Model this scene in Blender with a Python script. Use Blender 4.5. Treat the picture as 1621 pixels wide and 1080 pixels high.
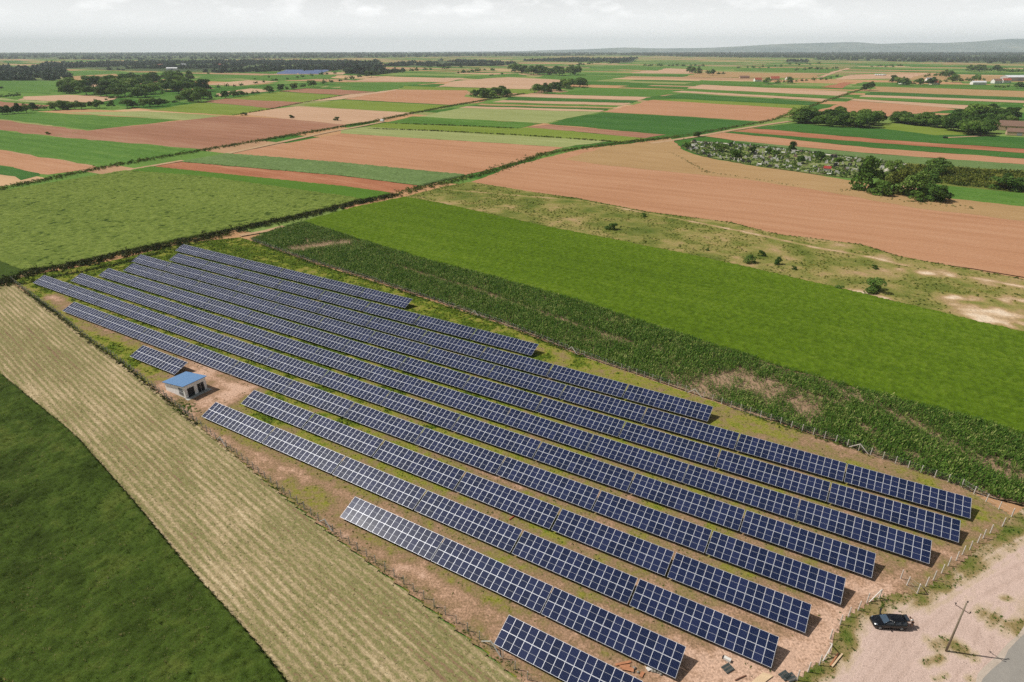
import bpy, math, random
import numpy as np
from mathutils import Vector, Matrix

for o in list(bpy.data.objects):
    bpy.data.objects.remove(o)
SC = bpy.context.scene
COL = SC.collection
R = math.radians
rng = np.random.default_rng(7)
random.seed(7)

# ------------------------------------------------------------------ camera
HAZE_DENSITY = 5.6e-5
CAM_H = 68.33
PITCH, ROLL, F_PX = 0.440074, -0.001342, 982.255          # recovered by calibrating on the panel rows
RT0, UP0 = np.array([1., 0, 0]), np.array([0, math.sin(PITCH), math.cos(PITCH)])
FW = np.array([0, math.cos(PITCH), -math.sin(PITCH)])
RT = RT0 * math.cos(ROLL) + UP0 * math.sin(ROLL)
UP = UP0 * math.cos(ROLL) - RT0 * math.sin(ROLL)
cd = bpy.data.cameras.new('camera')
cam = bpy.data.objects.new('camera', cd)
COL.objects.link(cam)
cd.sensor_width, cd.lens = 36.0, 36.0 * F_PX / 1621
cd.clip_start, cd.clip_end = 1.0, 200000
cam.matrix_world = Matrix(((RT[0], UP[0], -FW[0], 0), (RT[1], UP[1], -FW[1], 0), (RT[2], UP[2], -FW[2], CAM_H), (0, 0, 0, 1)))
SC.camera = cam

# ------------------------------------------------------------------ light and sky
SUN_EL, SUN_AZ = 50.4, 280.5                               # degrees, azimuth clockwise from +Y
SC.view_settings.view_transform = 'Standard'
SC.view_settings.look = 'None'
SC.view_settings.exposure = -0.2
SC.view_settings.gamma = 1.0
SC.cycles.use_denoising = False
SC.cycles.max_bounces = 6
SC.cycles.diffuse_bounces = 1
SC.cycles.transparent_max_bounces = 16
SC.cycles.volume_bounces = 2
ld = bpy.data.lights.new('sun', 'SUN')
ld.energy, ld.angle, ld.color = 5.0, R(0.53), (1.0, 0.95, 0.88)
sun = bpy.data.objects.new('sun', ld)
COL.objects.link(sun)
sdir = Vector((math.sin(R(SUN_AZ)) * math.cos(R(SUN_EL)), math.cos(R(SUN_AZ)) * math.cos(R(SUN_EL)), math.sin(R(SUN_EL))))
sun.rotation_euler = sdir.to_track_quat('Z', 'Y').to_euler()
sun.location = (0, 0, 300)

world = bpy.data.worlds.new('World')
SC.world = world
world.use_nodes = True
nt = world.node_tree
nt.nodes.clear()


def nd(tree, typ, **kw):
    n = tree.nodes.new(typ)
    for k, v in kw.items():
        if k in n.inputs.keys():
            n.inputs[k].default_value = v
        else:
            setattr(n, k, v)
    return n


def lk(tree, a, b):
    tree.links.new(a, b)


sky = nd(nt, 'ShaderNodeTexSky', sky_type='NISHITA', sun_disc=False)
sky.sun_elevation, sky.sun_rotation = R(SUN_EL), R(SUN_AZ)
sky.air_density, sky.dust_density, sky.ozone_density = 1.0, 3.0, 1.0
tc = nd(nt, 'ShaderNodeTexCoord')
sep = nd(nt, 'ShaderNodeSeparateXYZ')
lk(nt, tc.outputs['Generated'], sep.inputs[0])
# a thin veil of high haze whitens the sky; a few cumulus heads stand out in it
hs = nd(nt, 'ShaderNodeHueSaturation', Saturation=0.6, Value=0.75)
lk(nt, sky.outputs[0], hs.inputs['Color'])
mp = nd(nt, 'ShaderNodeMapping')
mp.inputs['Scale'].default_value = (7.0, 7.0, 20.0)
lk(nt, tc.outputs['Generated'], mp.inputs[0])
cn = nd(nt, 'ShaderNodeTexNoise', Scale=1.6, Detail=9.0, Roughness=0.6)
lk(nt, mp.outputs[0], cn.inputs['Vector'])
cr = nd(nt, 'ShaderNodeMapRange')
cr.inputs['From Min'].default_value, cr.inputs['From Max'].default_value = 0.5, 0.74
lk(nt, cn.outputs['Fac'], cr.inputs['Value'])
band = nd(nt, 'ShaderNodeMapRange')
band.inputs['From Min'].default_value, band.inputs['From Max'].default_value = 0.022, 0.05
lk(nt, sep.outputs['Z'], band.inputs['Value'])
mm = nd(nt, 'ShaderNodeMath', operation='MULTIPLY')
lk(nt, cr.outputs[0], mm.inputs[0])
lk(nt, band.outputs[0], mm.inputs[1])
mm2 = nd(nt, 'ShaderNodeMath', operation='MULTIPLY')
mm2.inputs[1].default_value = 0.6
lk(nt, mm.outputs[0], mm2.inputs[0])
mixc = nd(nt, 'ShaderNodeMix', data_type='RGBA')
lk(nt, mm2.outputs[0], mixc.inputs['Factor'])
mixc.inputs['B'].default_value = (34.0, 34.0, 34.0, 1)
# bright whitish band of haze low over the horizon, gone higher up
hz = nd(nt, 'ShaderNodeMapRange', interpolation_type='SMOOTHSTEP')
hz.inputs['From Min'].default_value, hz.inputs['From Max'].default_value = 0.02, 0.165
hz.inputs['To Min'].default_value, hz.inputs['To Max'].default_value = 0.92, 0.0
lk(nt, sep.outputs['Z'], hz.inputs['Value'])
veil = nd(nt, 'ShaderNodeMix', data_type='RGBA')
lk(nt, hz.outputs[0], veil.inputs['Factor'])
lk(nt, hs.outputs[0], veil.inputs['A'])
veil.inputs['B'].default_value = (25.6, 25.9, 26.0, 1)
lk(nt, veil.outputs['Result'], mixc.inputs['A'])
bg = nd(nt, 'ShaderNodeBackground', Strength=0.05)
lk(nt, mixc.outputs['Result'], bg.inputs[0])
wo = nd(nt, 'ShaderNodeOutputWorld')
lk(nt, bg.outputs[0], wo.inputs['Surface'])

# ------------------------------------------------------------------ survey helpers
PHI = -1.02891
U = np.array([math.sin(PHI), math.cos(PHI)])               # along the panel rows, away to the left
NV = np.array([math.cos(PHI), -math.sin(PHI)])             # across the rows, up the slope of the panels


def gp(x, y, z=0.0):
    """site survey: the point at height z seen at photo position (x, y)"""
    d = FW + RT * (x - 810.5) / F_PX + UP * (540 - y) / F_PX
    t = (z - CAM_H) / d[2]
    return np.array([d[0] * t, d[1] * t])


def gps(pts):
    return [gp(*p) for p in pts]


def ab(a, b):
    return U * a + NV * b


def lin(h):
    c = [int(h[i:i + 2], 16) / 255 for i in (1, 3, 5)]
    return tuple(((v + 0.055) / 1.055) ** 2.4 if v > 0.04045 else v / 12.92 for v in c)


def rgb(r, g, b):
    return tuple(((v / 255 + 0.055) / 1.055) ** 2.4 for v in (r, g, b))


def hash2(i, j, seed):
    h = (i.astype(np.int64) * 374761393 + j.astype(np.int64) * 668265263 + seed * 974634777) & 0x7fffffff
    h = ((h ^ (h >> 13)) * 1274126177) & 0x7fffffff
    h = h ^ (h >> 16)
    return (h % 100003) / 100003.0


def vnoise(x, y, s, seed=0):
    x, y = np.asarray(x, float) / s, np.asarray(y, float) / s
    i, j = np.floor(x), np.floor(y)
    fx, fy = x - i, y - j
    fx, fy = fx * fx * (3 - 2 * fx), fy * fy * (3 - 2 * fy)
    i, j = i.astype(np.int64), j.astype(np.int64)
    a, b = hash2(i, j, seed), hash2(i + 1, j, seed)
    c, d = hash2(i, j + 1, seed), hash2(i + 1, j + 1, seed)
    return (a * (1 - fx) + b * fx) * (1 - fy) + (c * (1 - fx) + d * fx) * fy


def inside(px, py, poly):
    poly = np.asarray(poly)
    r = np.zeros(px.shape, bool)
    j = len(poly) - 1
    for i in range(len(poly)):
        xi, yi = poly[i]
        xj, yj = poly[j]
        if yi != yj:
            r ^= ((yi > py) != (yj > py)) & (px < (xj - xi) * (py - yi) / (yj - yi) + xi)
        j = i
    return r


def dist_line(px, py, pts):
    d = np.full(px.shape, 1e9)
    for (ax, ay), (bx, by) in zip(pts[:-1], pts[1:]):
        vx, vy = bx - ax, by - ay
        t = np.clip(((px - ax) * vx + (py - ay) * vy) / (vx * vx + vy * vy + 1e-9), 0, 1)
        d = np.minimum(d, np.hypot(px - ax - t * vx, py - ay - t * vy))
    return d


# ------------------------------------------------------------------ object helpers
def tag(o, label=None, cat=None, group=None, kind=None):
    for k, v in (('label', label), ('category', cat), ('group', group), ('kind', kind)):
        if v:
            o[k] = v
    return o


def link(name, me, parent=None, loc=(0, 0, 0), rz=0.0):
    o = bpy.data.objects.new(name, me)
    COL.objects.link(o)
    o.location = loc
    o.rotation_euler = (0, 0, rz)
    if parent:
        o.parent = parent
    return o


def empty(name, loc=(0, 0, 0), rz=0.0):
    o = link(name, None, None, loc, rz)
    o.empty_display_size = 0.5
    return o


def mesh_np(name, V, F, mats, attrs=None, fmat=None, smooth=False):
    V = np.ascontiguousarray(V, np.float32)
    F = np.ascontiguousarray(F, np.int32)
    me = bpy.data.meshes.new(name)
    k = F.shape[1]
    me.vertices.add(len(V))
    me.vertices.foreach_set('co', V.ravel())
    me.loops.add(F.size)
    me.loops.foreach_set('vertex_index', F.ravel())
    me.polygons.add(len(F))
    me.polygons.foreach_set('loop_start', np.arange(0, F.size, k, dtype=np.int32))
    me.polygons.foreach_set('loop_total', np.full(len(F), k, np.int32))
    if fmat is not None:
        me.polygons.foreach_set('material_index', np.asarray(fmat, np.int32))
    me.polygons.foreach_set('use_smooth', np.full(len(F), bool(smooth)))
    for m in mats:
        me.materials.append(m)
    for an, av in (attrs or {}).items():
        a = me.attributes.new(an, 'FLOAT', 'POINT')
        a.data.foreach_set('value', np.ascontiguousarray(av, np.float32))
    me.update(calc_edges=True)
    return me


class MB:
    """collects boxes, bars, tubes and prisms into one mesh"""

    def __init__(self):
        self.v, self.f, self.m = [], [], []

    def add(self, vs, fs, m=0):
        b = len(self.v)
        self.v += [tuple(p) for p in vs]
        self.f += [tuple(i + b for i in f) for f in fs]
        self.m += [m] * len(fs)
        return self

    def box(self, c, s, m=0, rz=0.0, M=None):
        hx, hy, hz = s[0] / 2, s[1] / 2, s[2] / 2
        vs = [Vector((x, y, z)) for x in (-hx, hx) for y in (-hy, hy) for z in (-hz, hz)]
        rot = M if M else Matrix.Rotation(rz, 3, 'Z')
        vs = [rot @ p + Vector(c) for p in vs]
        return self.add(vs, [(0, 1, 3, 2), (4, 6, 7, 5), (0, 4, 5, 1), (2, 3, 7, 6), (0, 2, 6, 4), (1, 5, 7, 3)], m)

    def bar(self, a, b, w, h=None, m=0):
        a, b = Vector(a), Vector(b)
        d = b - a
        q = d.to_track_quat('X', 'Z').to_matrix()
        return self.box((a + b) / 2, (d.length, w, h or w), m, M=q)

    def tube(self, pts, rad, n=8, m=0, caps=True):
        P = [Vector(p) for p in pts]
        rs = rad if isinstance(rad, (list, tuple)) else [rad] * len(P)
        vs, fs = [], []
        for i, p in enumerate(P):
            d = (P[min(i + 1, len(P) - 1)] - P[max(i - 1, 0)]).normalized()
            q = d.to_track_quat('Z', 'Y')
            for k in range(n):
                a = 2 * math.pi * k / n
                vs.append(p + q @ Vector((math.cos(a) * rs[i], math.sin(a) * rs[i], 0)))
        for i in range(len(P) - 1):
            for k in range(n):
                fs.append((i * n + k, i * n + (k + 1) % n, (i + 1) * n + (k + 1) % n, (i + 1) * n + k))
        if caps:
            fs.append(tuple(range(n - 1, -1, -1)))
            fs.append(tuple((len(P) - 1) * n + k for k in range(n)))
        return self.add(vs, fs, m)

    def mesh(self, name, mats, smooth=False):
        me = bpy.data.meshes.new(name)
        me.from_pydata(self.v, [], self.f)
        for m in mats:
            me.materials.append(m)
        me.polygons.foreach_set('material_index', self.m)
        me.polygons.foreach_set('use_smooth', [smooth] * len(self.f))
        me.update()
        return me

    def build(self, name, mats, parent=None, smooth=False, loc=(0, 0, 0), rz=0.0):
        return link(name, self.mesh(name, mats if isinstance(mats, (list, tuple)) else [mats], smooth), parent, loc, rz)


# ------------------------------------------------------------------ materials
def new_mat(name):
    m = bpy.data.materials.new(name)
    m.use_nodes = True
    t = m.node_tree
    t.nodes.clear()
    out = nd(t, 'ShaderNodeOutputMaterial')
    p = nd(t, 'ShaderNodeBsdfPrincipled')
    lk(t, p.outputs[0], out.inputs['Surface'])
    return m, t, p


def ramp(t, cols):
    r = nd(t, 'ShaderNodeValToRGB')
    e = r.color_ramp.elements
    while len(e) < len(cols):
        e.new(0.5)
    for k, (pos, c) in enumerate(cols):
        e[k].position = pos
        e[k].color = (*(lin(c) if isinstance(c, str) else c), 1)
    return r


def layer(t, tcn, typ, size, stretch=1.0, ang=0.0, detail=4.0, rough=0.6, dist=0.0):
    """one noise or wave layer in metres; ang = direction (radians from +X) along which it is stretched"""
    mpn = nd(t, 'ShaderNodeMapping', vector_type='TEXTURE')
    mpn.inputs['Rotation'].default_value = (0, 0, ang)
    mpn.inputs['Scale'].default_value = (size * stretch, size, size)
    lk(t, tcn.outputs['Object'], mpn.inputs[0])
    if typ == 'noise':
        n = nd(t, 'ShaderNodeTexNoise', Scale=1.0, Detail=detail, Roughness=rough, Distortion=dist)
        o = n.outputs['Fac']
    elif typ == 'wave':
        n = nd(t, 'ShaderNodeTexWave', Scale=0.314159, Distortion=dist, Detail=2.0, wave_type='BANDS', bands_direction='Y')
        n.inputs['Detail Scale'].default_value = 0.6
        o = n.outputs['Fac']
    else:
        n = nd(t, 'ShaderNodeTexVoronoi', Scale=1.0)
        o = n.outputs['Distance']
    lk(t, mpn.outputs[0], n.inputs['Vector'])
    return o


ANG_U = math.atan2(U[1], U[0])


def ground_mat(name, cols, layers, base=0.5, attr=None, fine=(0.3, 0.35), bump=0.3, rough=0.95, spec=0.06, bumpscale=0.25, contrast=1.0):
    """layers: (type, size m, weight, stretch, angle, distortion). attr: (name, weight)"""
    m, t, p = new_mat(name)
    tcn = nd(t, 'ShaderNodeTexCoord')
    acc = None
    for L in layers:
        typ, size, w = L[:3]
        st = L[3] if len(L) > 3 else 1.0
        an = L[4] if len(L) > 4 else 0.0
        ds = L[5] if len(L) > 5 else 0.0
        o = layer(t, tcn, typ, size, st, an, dist=ds)
        ma = nd(t, 'ShaderNodeMath', operation='MULTIPLY_ADD')
        lk(t, o, ma.inputs[0])
        ma.inputs[1].default_value = w
        if acc is None:
            ma.inputs[2].default_value = base - 0.5 * w
        else:
            s2 = nd(t, 'ShaderNodeMath', operation='SUBTRACT')
            lk(t, acc, s2.inputs[0])
            s2.inputs[1].default_value = 0.5 * w
            lk(t, s2.outputs[0], ma.inputs[2])
        acc = ma.outputs[0]
    if attr:
        at = nd(t, 'ShaderNodeAttribute', attribute_name=attr[0])
        ma = nd(t, 'ShaderNodeMath', operation='MULTIPLY_ADD')
        lk(t, at.outputs['Fac'], ma.inputs[0])
        ma.inputs[1].default_value = attr[1]
        lk(t, acc, ma.inputs[2])
        acc = ma.outputs[0]
    r = ramp(t, cols)
    lk(t, acc, r.inputs[0])
    # fine tonal grain of the surface itself
    fo = layer(t, tcn, 'noise', fine[0], detail=3.0, rough=0.7)
    mr = nd(t, 'ShaderNodeMapRange')
    mr.inputs['From Min'].default_value, mr.inputs['From Max'].default_value = 0.25, 0.75
    mr.inputs['To Min'].default_value, mr.inputs['To Max'].default_value = 1 - fine[1], 1 + fine[1]
    lk(t, fo, mr.inputs['Value'])
    mu = nd(t, 'ShaderNodeMix', data_type='RGBA', blend_type='MULTIPLY')
    mu.inputs['Factor'].default_value = 1.0
    lk(t, r.outputs[0], mu.inputs['A'])
    lk(t, mr.outputs[0], mu.inputs['B'])
    lk(t, mu.outputs['Result'], p.inputs['Base Color'])
    p.inputs['Roughness'].default_value = rough
    p.inputs['Specular IOR Level'].default_value = spec
    if bump:
        bo = layer(t, tcn, 'noise', bumpscale, detail=4.0, rough=0.7)
        b = nd(t, 'ShaderNodeBump', Strength=bump, Distance=bumpscale * 0.5)
        lk(t, bo, b.inputs['Height'])
        lk(t, b.outputs[0], p.inputs['Normal'])
    return m


def plain(name, col, rough=0.6, metal=0.0, spec=0.5, vary=0.08, size=0.4, bump=0.0):
    m, t, p = new_mat(name)
    tcn = nd(t, 'ShaderNodeTexCoord')
    fo = layer(t, tcn, 'noise', size, detail=4.0)
    c = lin(col) if isinstance(col, str) else col
    r = ramp(t, [(0.3, tuple(v * (1 - vary) for v in c)), (0.7, tuple(min(1, v * (1 + vary)) for v in c))])
    lk(t, fo, r.inputs[0])
    lk(t, r.outputs[0], p.inputs['Base Color'])
    p.inputs['Roughness'].default_value = rough
    p.inputs['Metallic'].default_value = metal
    p.inputs['Specular IOR Level'].default_value = spec
    if bump:
        b = nd(t, 'ShaderNodeBump', Strength=bump, Distance=0.02)
        lk(t, fo, b.inputs['Height'])
        lk(t, b.outputs[0], p.inputs['Normal'])
    return m


def leaf_mat(name, cols, attr='var', size=6.0, w=0.35, trans=0.25, rough=0.75, objrand=0.0):
    """foliage: colour from a per-leaf value plus slow patches; some light passes through the leaves"""
    m, t, p = new_mat(name)
    tcn = nd(t, 'ShaderNodeTexCoord')
    o = layer(t, tcn, 'noise', size, detail=3.0)
    at = nd(t, 'ShaderNodeAttribute', attribute_name=attr)
    ma = nd(t, 'ShaderNodeMath', operation='MULTIPLY_ADD')
    lk(t, o, ma.inputs[0])
    ma.inputs[1].default_value = w
    ad = nd(t, 'ShaderNodeMath', operation='SUBTRACT')
    lk(t, at.outputs['Fac'], ad.inputs[0])
    ad.inputs[1].default_value = 0.5 * w
    lk(t, ad.outputs[0], ma.inputs[2])
    acc = ma.outputs[0]
    if objrand:
        oi = nd(t, 'ShaderNodeObjectInfo')
        m3 = nd(t, 'ShaderNodeMath', operation='MULTIPLY_ADD')
        lk(t, oi.outputs['Random'], m3.inputs[0])
        m3.inputs[1].default_value = objrand
        s3 = nd(t, 'ShaderNodeMath', operation='SUBTRACT')
        lk(t, acc, s3.inputs[0])
        s3.inputs[1].default_value = objrand * 0.5
        lk(t, s3.outputs[0], m3.inputs[2])
        acc = m3.outputs[0]
    r = ramp(t, cols)
    lk(t, acc, r.inputs[0])
    lk(t, r.outputs[0], p.inputs['Base Color'])
    p.inputs['Roughness'].default_value = rough
    p.inputs['Specular IOR Level'].default_value = 0.1
    if trans:
        tr = nd(t, 'ShaderNodeBsdfTranslucent')
        lk(t, r.outputs[0], tr.inputs['Color'])
        mx = nd(t, 'ShaderNodeMixShader')
        mx.inputs[0].default_value = trans
        lk(t, p.outputs[0], mx.inputs[1])
        lk(t, tr.outputs[0], mx.inputs[2])
        lk(t, mx.outputs[0], next(n for n in t.nodes if n.type == 'OUTPUT_MATERIAL').inputs['Surface'])
    return m

# ------------------------------------------------------------------ scatter helpers
def tuft_template(n, seed, lean=0.5, width=0.16, cup=0.0):
    r = np.random.default_rng(seed)
    V, F, W = [], [], []
    for k in range(n):
        a = r.uniform(0, 2 * math.pi)
        l = r.uniform(0.1, lean)
        h = r.uniform(0.6, 1.0)
        c, s = math.cos(a), math.sin(a)
        bx, by = c * 0.12 * r.random(), s * 0.12 * r.random()
        px, py = -s * width / 2, c * width / 2
        b = len(V)
        V += [(bx - px, by - py, 0), (bx + px, by + py, 0), (bx + c * l * .5 + px * .9, by + s * l * .5 + py * .9, h * .62),
              (bx + c * l * .5 - px * .9, by + s * l * .5 - py * .9, h * .62)]
        V += [(bx + c * l + px * .25, by + s * l + py * .25, h), (bx + c * l - px * .25, by + s * l - py * .25, h)]
        F += [(b, b + 1, b + 2, b + 3), (b + 3, b + 2, b + 4, b + 5)]
        W += [r.uniform(-.12, .12)] * 6
    return np.array(V), np.array(F), np.array(W)


def clump_template(n, seed, leaf=0.34, flat=0.8, low=0.08):
    """a bushy dome of n leaf-cluster quads, unit radius"""
    r = np.random.default_rng(seed)
    V, F, W = [], [], []
    for k in range(n):
        d = r.normal(size=3)
        d /= np.linalg.norm(d)
        d[2] = abs(d[2])
        rad = r.uniform(0.55, 1.0) * (0.85 + 0.3 * math.sin(3 * math.atan2(d[1], d[0]) + seed))
        c = d * rad * np.array([1, 1, flat]) + np.array([0, 0, low])
        nn = d + r.normal(size=3) * 0.55
        nn /= np.linalg.norm(nn)
        t = np.cross(nn, r.normal(size=3))
        t /= np.linalg.norm(t)
        bt = np.cross(nn, t)
        s = leaf * r.uniform(0.6, 1.25)
        b = len(V)
        V += [c + t * s * .5, c + bt * s * .36, c - t * s * .5, c - bt * s * .36]
        F.append((b, b + 1, b + 2, b + 3))
        W += [r.uniform(-.14, .14)] * 4
    return np.array(V), np.array(F), np.array(W)


def corn_template(seed):
    r = np.random.default_rng(seed)
    V, F, W = [], [], []
    a0 = r.uniform(0, 6.28)
    for k in range(8):
        a = a0 + (k % 2) * math.pi + r.uniform(-.5, .5)
        z0 = 0.15 + 0.1 * k
        L = r.uniform(0.45, 0.7) * (1.0 if k < 6 else 0.7)
        c, s = math.cos(a), math.sin(a)
        w = 0.055
        px, py = -s * w, c * w
        rise = r.uniform(0.18, 0.35)
        b = len(V)
        for q, (t, z, wf) in enumerate(((0.02, 0, .7), (0.5, rise, 1.3), (1.0, rise - r.uniform(.05, .3), .25))):
            V += [(c * L * t - px * wf, s * L * t - py * wf, z0 + z), (c * L * t + px * wf, s * L * t + py * wf, z0 + z)]
        F += [(b, b + 1, b + 3, b + 2), (b + 2, b + 3, b + 5, b + 4)]
        W += [r.uniform(-.18, .18)] * 6
    return np.array(V), np.array(F), np.array(W)


def scatter(name, P, scale, mat, templates, var, zs=None, parent=None, seed=1, rot=None):
    """one mesh of many small plants: P Nx2 or Nx3, scale N, var N"""
    r = np.random.default_rng(seed)
    P = np.asarray(P, float)
    if P.shape[1] == 2:
        P = np.column_stack([P, np.zeros(len(P))])
    scale = np.broadcast_to(np.asarray(scale, float), (len(P),))
    zs = np.ones(len(P)) if zs is None else np.broadcast_to(zs, (len(P),))
    which = r.integers(0, len(templates), len(P))
    VV, FF, WW, off = [], [], [], 0
    for k, (tv, tf, tw) in enumerate(templates):
        idx = np.nonzero(which == k)[0]
        if not len(idx):
            continue
        a = r.uniform(0, 2 * math.pi, len(idx)) if rot is None else r.normal(rot[0], rot[1], len(idx))
        c, s = np.cos(a)[:, None], np.sin(a)[:, None]
        x = (tv[None, :, 0] * c - tv[None, :, 1] * s) * scale[idx, None] + P[idx, 0, None]
        y = (tv[None, :, 0] * s + tv[None, :, 1] * c) * scale[idx, None] + P[idx, 1, None]
        z = tv[None, :, 2] * (scale[idx] * zs[idx])[:, None] + P[idx, 2, None]
        VV.append(np.stack([x, y, z], -1).reshape(-1, 3))
        FF.append((tf[None] + (np.arange(len(idx)) * len(tv))[:, None, None] + off).reshape(-1, tf.shape[1]))
        WW.append((tw[None] + np.asarray(var)[idx, None]).ravel())
        off += len(idx) * len(tv)
    me = mesh_np(name, np.concatenate(VV), np.concatenate(FF), [mat], {'var': np.concatenate(WW)})
    return link(name, me, parent)


def fill(poly, cell, seed=3, jitter=0.9, ang=None):
    """jittered points inside a polygon, in rows along ang"""
    poly = np.asarray(poly)
    r = np.random.default_rng(seed)
    ang = ANG_U if ang is None else ang
    ca, sa = math.cos(ang), math.sin(ang)
    q = np.column_stack([poly[:, 0] * ca + poly[:, 1] * sa, -poly[:, 0] * sa + poly[:, 1] * ca])
    cx, cy = (cell, cell) if np.isscalar(cell) else cell
    gx, gy = np.meshgrid(np.arange(q[:, 0].min(), q[:, 0].max(), cx), np.arange(q[:, 1].min(), q[:, 1].max(), cy))
    gx, gy = gx.ravel() + r.uniform(-.5, .5, gx.size) * jitter * cx, gy.ravel() + r.uniform(-.5, .5, gy.size) * jitter * cy
    P = np.column_stack([gx * ca - gy * sa, gx * sa + gy * ca])
    return P[inside(P[:, 0], P[:, 1], poly)]


def along(pts, step, width, seed=5):
    r = np.random.default_rng(seed)
    out = []
    for a, b in zip(pts[:-1], pts[1:]):
        a, b = np.asarray(a), np.asarray(b)
        L = np.linalg.norm(b - a)
        n = max(1, int(L / step))
        t = r.random(n)
        d = (b - a) / L
        nn = np.array([-d[1], d[0]])
        out.append(a + (b - a) * t[:, None] + nn * (r.normal(size=n) * width * 0.4)[:, None])
    return np.concatenate(out)


def grid_field(name, poly, cell, mat, height=None, attr=None, z=0.0, ang=None, skirt=True):
    """a fine grid clipped to a polygon; height(x, y) lifts the crop, attr(x, y) is stored as 'mask'"""
    poly = np.asarray(poly)
    ang = ANG_U if ang is None else ang
    ca, sa = math.cos(ang), math.sin(ang)
    q = np.column_stack([poly[:, 0] * ca + poly[:, 1] * sa, -poly[:, 0] * sa + poly[:, 1] * ca])
    xs, ys = np.arange(q[:, 0].min(), q[:, 0].max() + cell, cell), np.arange(q[:, 1].min(), q[:, 1].max() + cell, cell)
    gx, gy = np.meshgrid(xs, ys)
    X, Y = gx * ca - gy * sa, gx * sa + gy * ca
    ny, nx = gx.shape
    cxm = (X[:-1, :-1] + X[1:, 1:]) / 2
    cym = (Y[:-1, :-1] + Y[1:, 1:]) / 2
    keep = inside(cxm.ravel(), cym.ravel(), poly)
    idx = np.arange(nx * ny).reshape(ny, nx)
    F = np.stack([idx[:-1, :-1].ravel(), idx[:-1, 1:].ravel(), idx[1:, 1:].ravel(), idx[1:, :-1].ravel()], -1)[keep]
    cnt = np.bincount(F.ravel(), minlength=nx * ny)
    used = np.nonzero(cnt)[0]
    remap = np.full(nx * ny, -1)
    remap[used] = np.arange(len(used))
    x, y = X.ravel()[used], Y.ravel()[used]
    zz = np.full(len(used), z)
    if height is not None:
        h = height(x, y)
        if skirt:
            h = np.where(cnt[used] < 4, 0.0, h)
        zz = zz + h
    at = {'mask': attr(x, y)} if attr else None
    me = mesh_np(name, np.column_stack([x, y, zz]), remap[F], [mat], at, smooth=True)
    return link(name, me)


def flat_field(name, poly, mat, z, kind='structure', ragged=1.0):
    me = bpy.data.meshes.new(name)
    P, step = [], max(2.0, 0.012 * np.linalg.norm(np.mean(poly, 0)))
    for a, b in zip(poly, list(poly[1:]) + [poly[0]]):          # field margins wander a little
        n = max(1, int(np.linalg.norm(b - a) / step))
        for k in range(n):
            q = a + (b - a) * k / n
            amp = ragged * step * .28
            P.append((q[0] + amp * (vnoise(q[0], q[1], step * 1.5, 5) - .5) * 2, q[1] + amp * (vnoise(q[0], q[1], step * 1.5, 6) - .5) * 2))
    me.from_pydata([(x, y, z) for x, y in P], [], [tuple(range(len(P)))])
    me.materials.append(mat)
    me.update()
    if me.polygons[0].normal.z < 0:
        me.flip_normals()
    return tag(link(name, me), kind=kind)


# ------------------------------------------------------------------ ground sheet: patchwork plain to the horizon
def patchwork_mat():
    m, t, p = new_mat('far_patchwork')
    tcn = nd(t, 'ShaderNodeTexCoord')
    mpn = nd(t, 'ShaderNodeMapping', vector_type='TEXTURE')
    mpn.inputs['Rotation'].default_value = (0, 0, ANG_U)
    mpn.inputs['Scale'].default_value = (330, 75, 100)
    lk(t, tcn.outputs['Object'], mpn.inputs[0])
    wn = nd(t, 'ShaderNodeTexVoronoi', Scale=1.0, distance='CHEBYCHEV')
    wn.inputs['Randomness'].default_value = 0.75
    lk(t, mpn.outputs[0], wn.inputs['Vector'])
    sp = nd(t, 'ShaderNodeSeparateColor')
    lk(t, wn.outputs['Color'], sp.inputs[0])
    r = ramp(t, [(0.0, '#44692f'), (0.2, '#62803f'), (0.34, '#b08a66'), (0.46, '#75884a'), (0.6, '#a8876a'), (0.68, '#4c7030'), (0.84, '#b99a78'), (0.92, '#868a58')])
    r.color_ramp.interpolation = 'CONSTANT'
    lk(t, sp.outputs[0], r.inputs[0])
    fo = layer(t, tcn, 'noise', 25, 5.0, ANG_U)
    mr = nd(t, 'ShaderNodeMapRange')
    mr.inputs['To Min'].default_value, mr.inputs['To Max'].default_value = 0.7, 1.3
    lk(t, fo, mr.inputs['Value'])
    mu = nd(t, 'ShaderNodeMix', data_type='RGBA', blend_type='MULTIPLY')
    mu.inputs['Factor'].default_value = 1.0
    lk(t, r.outputs[0], mu.inputs['A'])
    lk(t, mr.outputs[0], mu.inputs['B'])
    lk(t, mu.outputs['Result'], p.inputs['Base Color'])
    p.inputs['Roughness'].default_value = 1.0
    p.inputs['Specular IOR Level'].default_value = 0.0
    return m


gme = bpy.data.meshes.new('ground')
gme.from_pydata([(-24000, -2000, -0.3), (24000, -2000, -0.3), (24000, 17000, -0.3), (-24000, 17000, -0.3)], [], [(0, 1, 2, 3)])
gme.materials.append(patchwork_mat())
tag(link('ground', gme), kind='structure')

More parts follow.
